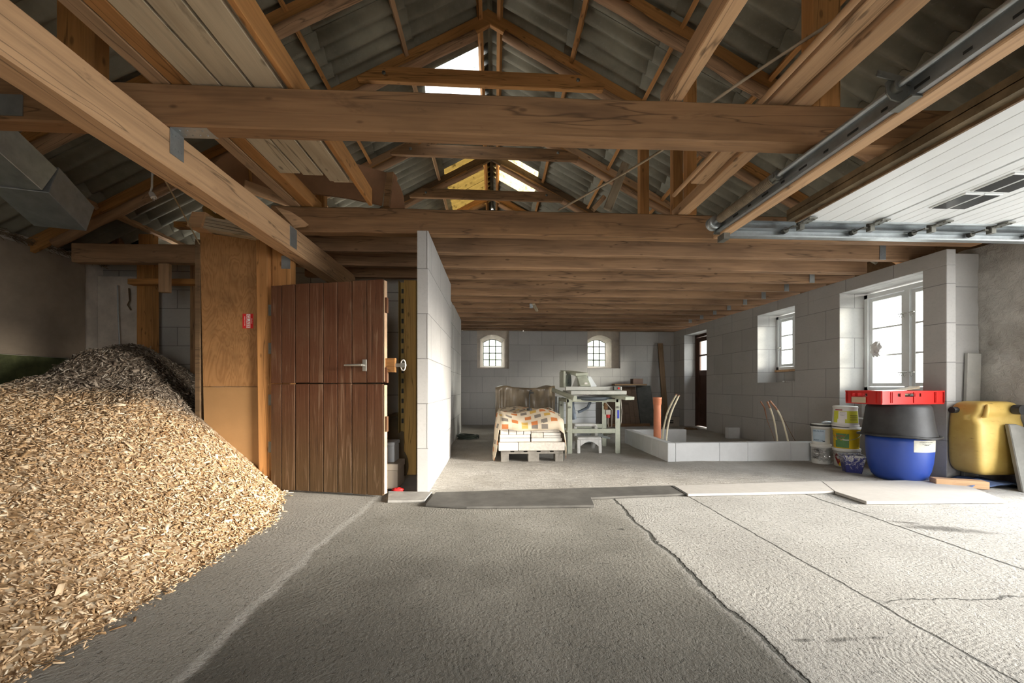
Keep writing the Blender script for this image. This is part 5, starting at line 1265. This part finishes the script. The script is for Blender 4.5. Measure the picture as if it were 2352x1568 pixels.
cyltext('DEKALING', .025, NAVY, c2, .0955, .165, rad(-24), lb); cyltext('TAGPAP - LIM', .016, NAVY, c2, .0935, .055, rad(-24), lb)
mb = MB(); lathe_band(mb, c2, .093, .093, .040, .048, rad(2), rad(17), 6, .003); mb.build('print_bar', IRON, lb, fix=False)
rr_ = empty('rolled_foil', (4.14, 4.55, .5), 'crumpled silvery foil tube lying on the lid of the blue labelled bucket', 'foil')
mb = MB(); mb.tube([(4.06, 4.56, .506), (4.09, 4.56, .509), (4.16, 4.56, .506)], [.013, .021, .018], 10); mb.build('tube', plain('silver foil', (.6, .66, .70), .25, .6, var=.1, scale=20, bumps=.5), rr_)
# middle column of three
c3 = (4.215, 4.40, 0.0); r = bucket(c3, .112, .124, .215, 'white and yellow bucket with a red drop mark at the foot of the middle column', lid=BKT)
mb = MB(); lathe_band(mb, c3, .113, .117, .012, .085, rad(-45), rad(55)); lb = mb.build('front_label', YLW, r, fix=False)
mb = MB(); n = 16; vs = []
for k in range(n + 1):
    t = -PI * .18 + (PI * 1.36) * k / n; u = .038 * math.cos(t) ; w = .115 + .045 * math.sin(t)
    vs.append((u, w))
vs.append((0, .018))
pts = []
for (u, w) in vs:
    a = rad(-48) + u / .12; rr0 = .1135 + .011 * w / .185 + .002; pts.append((c3[0] + rr0 * math.sin(a), c3[1] - rr0 * math.cos(a), w))
mb.add(pts, [tuple(range(len(pts)))]); mb.build('drop_mark', MAR, lb, fix=False)
cyltext('FACADE', .014, PAPER, c3, .122, .115, rad(-48), lb)
handle(c3, .122, .19, r)
c4_ = (4.215, 4.40, .217); r = bucket(c4_, .116, .126, .245, 'yellow bucket with a green and red label in the middle column', body=YLW, lid=BKT)
mb = MB(); lathe_band(mb, c4_, .1175, .1235, .015, .18, rad(-62), rad(2)); lb = mb.build('front_label', GRN, r, fix=False)
mb = MB(); vs = []
for (a, z) in ((-60, .10), (-60, .175), (-6, .178), (-28, .10)):
    t = rad(a); vs.append((c4_[0] + .1265 * math.sin(t), c4_[1] - .1265 * math.cos(t), c4_[2] + z))
mb.add(vs, [(0, 1, 2, 3)]); mb.build('label_field', YLW, lb, fix=False)
cyltext('MALTZENA', .020, RED, c4_, .1275, .152, rad(-38), lb); cyltext('500', .020, RED, c4_, .1275, .122, rad(-38), lb)
handle(c4_, .122, .40, r, -.3)
mb = MB(); mb.box(4.15, 4.34, 4.29, 4.31, .462, .475); mb.build('lid_clip', BKT, r, bev=.004)
c5 = (4.22, 4.42, .478); r = bucket(c5, .124, .113, .235, 'upturned white bucket with a lime green label on top of the middle column', rim=False)
mb = MB(); mb.lathe((c5[0], c5[1], c5[2]), [(.130, 0), (.130, .022), (.123, .024)], 40); mb.build('rim', BKT, r)
mb = MB(); mb.lathe((c5[0], c5[1], c5[2] + .215), [(.117, 0), (.119, .018), (.113, .026), (.03, .024)], 40); mb.build('base_ring', BKT, r)
mb = MB(); lathe_band(mb, c5, .122, .1155, .045, .185, rad(-68), rad(62), 22); lb = mb.build('front_label', LIME, r, fix=False)
mb = MB(); lathe_band(mb, c5, .120, .1155, .09, .180, rad(-40), rad(-2), 8, .003); lathe_band(mb, c5, .122, .120, .04, .09, rad(-44), rad(-10), 8, .003); mb.build('label_field', PAPER, lb, fix=False)
for z, t in ((.165, 'Lagervare nr. 20'), (.15, 'Opbevares frostfrit'), (.135, 'Vandbaseret')): cyltext(t, .008, NAVY, c5, .121, z, rad(-21), lb)
for z in (.13, .105, .08): 
    mb = MB(); lathe_band(mb, c5, .119, .119, z, z + .006, rad(12), rad(52), 8, .003); mb.build('print_bar', IRON, lb, fix=False)
mb = MB(); lathe_band(mb, c5, .1155, .1155, .192, .203, rad(-58), rad(-22), 8, .004); mb.build('print_bar', MAR, lb, fix=False)
# small blue tub with white smears
def smear():
    m, nt, b = newmat('blue tub smeared white', .45); v = vec(nt, 'Object', (1, 1, 1)); s = noise(nt, v, 16, 6, .75, 2.5)
    sp = N(nt, 'ShaderNodeSeparateXYZ'); nt.links.new(v, sp.inputs[0]); f = math_(nt, 'ADD', s, math_(nt, 'MULTIPLY', sp.outputs[2], .9))
    nt.links.new(mix(nt, (.035, .04, .16), (.50, .49, .46), ramp(nt, f, [(.62, (0, 0, 0)), (.70, (1, 1, 1))])), b.inputs['Base Color']); return m
SM = smear(); t = empty('mortar_tub', (3.95, 4.03, 0), 'small blue square tub smeared with white filler beside the blue half barrel', 'tub')
Rt = Matrix.Rotation(rad(6), 4, 'Z'); mb = MB(Matrix.Translation((3.955, 4.06, 0)) @ Rt)
b0, b1, hh, wl_ = .065, .098, .20, .008
mb.add([(-b0, -b0, 0), (b0, -b0, 0), (b0, b0, 0), (-b0, b0, 0), (-b1, -b1, hh), (b1, -b1, hh), (b1, b1, hh), (-b1, b1, hh), (-b1 + wl_, -b1 + wl_, hh), (b1 - wl_, -b1 + wl_, hh), (b1 - wl_, b1 - wl_, hh), (-b1 + wl_, b1 - wl_, hh), (-b0 + wl_, -b0 + wl_, .02), (b0 - wl_, -b0 + wl_, .02), (b0 - wl_, b0 - wl_, .02), (-b0 + wl_, b0 - wl_, .02)],
       [(3, 2, 1, 0), (0, 1, 5, 4), (1, 2, 6, 5), (2, 3, 7, 6), (3, 0, 4, 7), (4, 5, 9, 8), (5, 6, 10, 9), (6, 7, 11, 10), (7, 4, 8, 11), (8, 9, 13, 12), (9, 10, 14, 13), (10, 11, 15, 14), (11, 8, 12, 15), (12, 13, 14, 15)])
mb.build('body', SM, t, bev=.004)
mb = MB(Matrix.Translation((3.955, 4.06, 0)) @ Rt)
q = b1 + .008
for (x0_, x1_, y0_, y1_) in ((-q, q, -q, -b1 + .002), (-q, q, b1 - .002, q), (-q, -b1 + .002, -b1 + .002, b1 - .002), (b1 - .002, q, -b1 + .002, b1 - .002)): mb.box(x0_, x1_, y0_, y1_, hh - .02, hh + .002)
mb.build('rim', SM, t, bev=.002)
# blue half barrel
BLU = plain('blue barrel plastic', (.022, .060, .30), .38, var=.10, scale=3, spec=.45, bumps=.05)
BC = (4.165, 3.76, 0.0)
r = empty('half_barrel', BC, 'blue plastic half barrel with a faded white label', 'barrel')
KB_ = .76
prof = [(r_ * KB_, z_) for r_, z_ in [(.20, .0), (.235, .008), (.275, .045), (.305, .11), (.325, .20), (.335, .30), (.338, .40), (.338, .445), (.325, .445), (.322, .30), (.29, .10), (.20, .03)]]
mb = MB(); mb.lathe(BC, prof, 56, capt=True); mb.build('body', BLU, r)
mb = MB(); lathe_band(mb, BC, .2550, .2573, .315, .43, rad(10), rad(68)); lb = mb.build('faded_label', plain('faded label', (.50, .49, .42), .6, var=.2, scale=18, bumps=0), r, fix=False)
for z, tx in ((.412, 'ACHTUNG: Inhalt nicht verwenden'), (.398, 'Nur entleerte Gebinde'), (.386, 'Artikel: 0410')): cyltext(tx, .009, IRON, BC, .258, z, rad(34), lb)
# black mortar tub upside down
BLKT = plain('black mortar tub', (.028, .028, .028), .5, var=.4, scale=8, bumps=.15, spec=.4)
r = empty('mortar_tub', (BC[0], BC[1], .45), 'black round mortar tub standing upside down on the blue half barrel', 'tub')
c = (BC[0] - .01, BC[1], .447)
mb = MB(); mb.lathe(c, [(r_ * .79, z_) for r_, z_ in [(.365, .012), (.350, .05), (.325, .20), (.312, .29), (.298, .317), (.27, .325), (.10, .325)]], 56, capb=False); mb.build('body', BLKT, r)
mb = MB(); pts = []
for k in range(65):
    a = 2 * PI * k / 64; pts.append((c[0] + 0.305 * math.cos(a), c[1] + .305 * math.sin(a), c[2] + .012 + .006 * math.sin(2 * a + .8) + .003 * math.sin(5 * a)))
mb.tube(pts, .013, 8); mb.lathe((c[0], c[1], c[2] + .002), [(.286, .006), (.306, .003), (.306, .012), (.288, .016)], 56, capb=False, capt=False); mb.build('rolled_rim', BLKT, r)
# red crate of tools
REDC = plain('red crate plastic', (.52, .018, .014), .35, var=.05, bumps=0, spec=.45)
cr = empty('tool_crate', (4.1, 3.78, .775), 'red plastic crate of tools on top of the black mortar tub', 'crate')
A = Vector((3.72, 3.55, 0)); e1 = (Vector((4.47, 3.66, 0)) - A).normalized(); e2 = Vector((-e1.y, e1.x, 0)); LX, LY, CZ, CH = .79, .37, .776, .135
A = Vector((3.77, 3.56, 0))
e2 = Vector((-.02, 1, 0)).normalized()
Mc = Matrix(((e1.x, e2.x, 0, A.x), (e1.y, e2.y, 0, A.y), (0, 0, 1, CZ), (0, 0, 0, 1)))
Rc = Mc @ Matrix.Rotation(0, 4, 'Z')
mb = MB(Rc); mb.box(.01, LX - .01, .01, LY - .01, 0, .012); mb.build('bottom', REDC, cr)
def side(L, org, ax, ay, holes, nm='side_panel'):
    """a crate side with hand holes; holes = list of (x0, x1)"""
    M = Rc @ Matrix(((ax[0], ay[0], 0, org[0]), (ax[1], ay[1], 0, org[1]), (0, 0, 1, 0), (0, 0, 0, 1)))
    mb = MB(M); t = .012; z0, z1 = CH * .56, CH * .80
    mb.box(0, L, 0, t, 0, z0); mb.box(0, L, 0, t, z1, CH); x = 0
    for a, b in holes: mb.box(x, a, 0, t, z0, z1); x = b
    mb.box(x, L, 0, t, z0, z1)
    mb.box(-.002, L + .002, -.008, t + .004, CH - .014, CH); mb.box(.0, L, -.004, t, .0, .014)
    for xr in (.0, L * .14, L * .16, L * .5, L * .84, L * .86, L - .006): mb.box(xr, xr + .006, -.007, 0, .014, CH - .014)
    return mb.build(nm, REDC, cr)
side(LX, (0, 0), (1, 0), (0, 1), [(.20, .235), (.29, .42), (.47, .495)])
side(LX, (0, LY - .012), (1, 0), (0, 1), [(.29, .42)])
side(LY, (0, 0), (0, 1), (1, 0), [(.14, .30)])
side(LY, (LX - .012, 0), (0, 1), (1, 0), [(.14, .30)])
mb = MB(Rc); mb.box(.26, .30, .16, .165, -.0, .0); 
mb = MB(Rc @ Matrix.Rotation(0, 4, 'Z')); mb.box(-.0105, -.0085, .15, .30, .01, .07); mb.build('paper_tag', plain('beige tag', (.55, .43, .30), .7), cr)
a = timber('wooden_tool', Rc @ Vector((.30, .05, .100)), Rc @ Vector((.42, .06, .092)), .02, .02, WG, round_=True); tag(a, 'wooden tool handle visible through the hand hole of the red crate', 'tool', 'tools in the red crate')
mb = MB(Rc); mb.prism([(.33, .08, .13), (.62, .10, .155), (.66, .12, .175), (.64, .12, .180), (.60, .11, .168), (.33, .09, .138)], (.01, .10, 0)); o = mb.build('hand_saw', WG); tag(o, 'wooden handled tool with its end sticking up over the right rim of the red crate', 'tool', 'tools in the red crate')
mb = MB(Rc); mb.prism([(.05, .10, .125), (.40, .06, .137), (.40, .20, .137), (.05, .20, .130)], (0, 0, .003)); o = mb.build('steel_trowel', STEEL); tag(o, 'flat steel blade lying on top in the red crate', 'tool', 'tools in the red crate')
mb = MB(Rc); blob(mb, (.36, .2, .06), .16, (1.8, .9, .35), .4, 4, 24, 4); o = mb.build('tool_pile', STEELD); tag(o, 'jumble of dark tools filling the red crate', 'tools', kind='stuff')

# ============================================================ yellow can and things at the right wall
YC = plain('yellowed can plastic', (.50, .34, .085), .42, var=.14, scale=3.5, spec=.4)
def can_mat():
    m, nt, b = newmat('scuffed yellow can', .42); v = vec(nt, 'Object')
    n1 = noise(nt, v, 3, 5, .6); n2 = noise(nt, vec(nt, 'Object', (5, 5, 26)), 1.6, 4, .7)
    col = ramp(nt, n1, [(.3, (.42, .27, .06)), (.7, (.58, .42, .13))])
    col = mix(nt, col, (.09, .06, .02), math_(nt, 'MULTIPLY', ramp(nt, n2, [(.64, (0, 0, 0)), (.72, (1, 1, 1))]), .7))
    nt.links.new(col, b.inputs['Base Color']); return m
YC = can_mat()
jc = empty('jerrycan', (4.78, 3.62, .08), 'large scuffed yellow plastic can with a black bung at the right wall', 'canister')
def sup(u, v):
    # rounded box body as a superellipsoid, tapering and dented at the shoulder
    t = 2 * PI * u; p = -PI / 2 + PI * v; e = .32
    f = lambda w, k: math.copysign(abs(w) ** k, w)
    x = f(math.cos(p), e) * f(math.cos(t), e); y = f(math.cos(p), e) * f(math.sin(t), e); z = f(math.sin(p), .38)
    k = 1 - .08 * max(0, z) - .05 * max(0, -z)
    dent = .035 * math.exp(-((z - .55) / .12) ** 2) if y < -.5 else 0
    return (4.815 + x * .25 * k, 3.54 + y * .14 * (1 - .05 * z) + dent * (1 if x < .3 else .4), .455 + z * .355)
mb = MB(); mb.grid(sup, 72, 44); mb.build('body', YC, jc, fix=False)
mb = MB(); mb.tube([(4.66, 3.41, .78), (4.64, 3.40, .72), (4.64, 3.41, .67), (4.64, 3.43, .66)], [.012, .02, .018, .01], 10); mb.build('moulded_lug', YC, jc)
mb = MB(); mb.cyl((4.92, 3.40, .735), (4.92, 3.34, .735), .045, 20); mb.tube([(4.92, 3.36, .735), (5.02, 3.35, .73), (5.07, 3.36, .728)], .018, 10); mb.build('bung', BLKT, jc)
mb = MB(); mb.cyl((4.59, 3.60, .72), (4.54, 3.60, .72), .03, 16); mb.build('side_cap', BLKT, jc)
# grey stone slab
mb = MB(); mb.prism([(4.74, 3.22, 0), (5.07, 3.22, 0), (5.07, 3.31, .40), (5.06, 3.33, .50), (4.95, 3.34, .57), (4.87, 3.35, .60), (4.79, 3.35, .60)], (.02, .05, 0)); o = mb.build('stone_slab', plain('grey stone slab', (.20, .195, .175), .85, var=.15, scale=7, bumps=.3), bev=.008); tag(o, 'grey stone slab leaning in front of the large yellow can', 'slab')
a = timber('wood_offcut', (4.22, 3.50, .040), (4.56, 3.35, .040), .10, .07, WL, bev=.004); tag(a, 'short thick offcut of timber on the floor left of the large yellow can', 'timber offcut')
mb = MB()
def rag(u, v):
    x = 4.32 + .66 * u; y = 3.34 + .30 * v; h = .022 + .045 * max(0, mnoise.noise(Vector((x * 7, y * 9, 3))) + .35) * math.sin(PI * min(1, max(0, u))) ** .5
    return (x + .04 * mnoise.noise(Vector((y * 9, 1, u * 4))), y + .05 * mnoise.noise(Vector((x * 7, 4, v * 3))), h)
mb.grid(rag, 50, 26); o = mb.build('blue_cloth', plain('faded blue cloth', (.09, .13, .24), .85, var=.35, scale=7), fix=False, thick=.006); tag(o, 'faded blue cloth crumpled under the large yellow can', 'cloth')
a = timber('leaning_plank', (4.95, 3.77, 0.0), (5.0, 3.775, 1.30), .15, .035, plain('cement grey plank', (.42, .41, .38), .9, var=.12), up=(0, -1, 0)); tag(a, 'cement grey plank standing upright behind the large yellow can', 'plank')
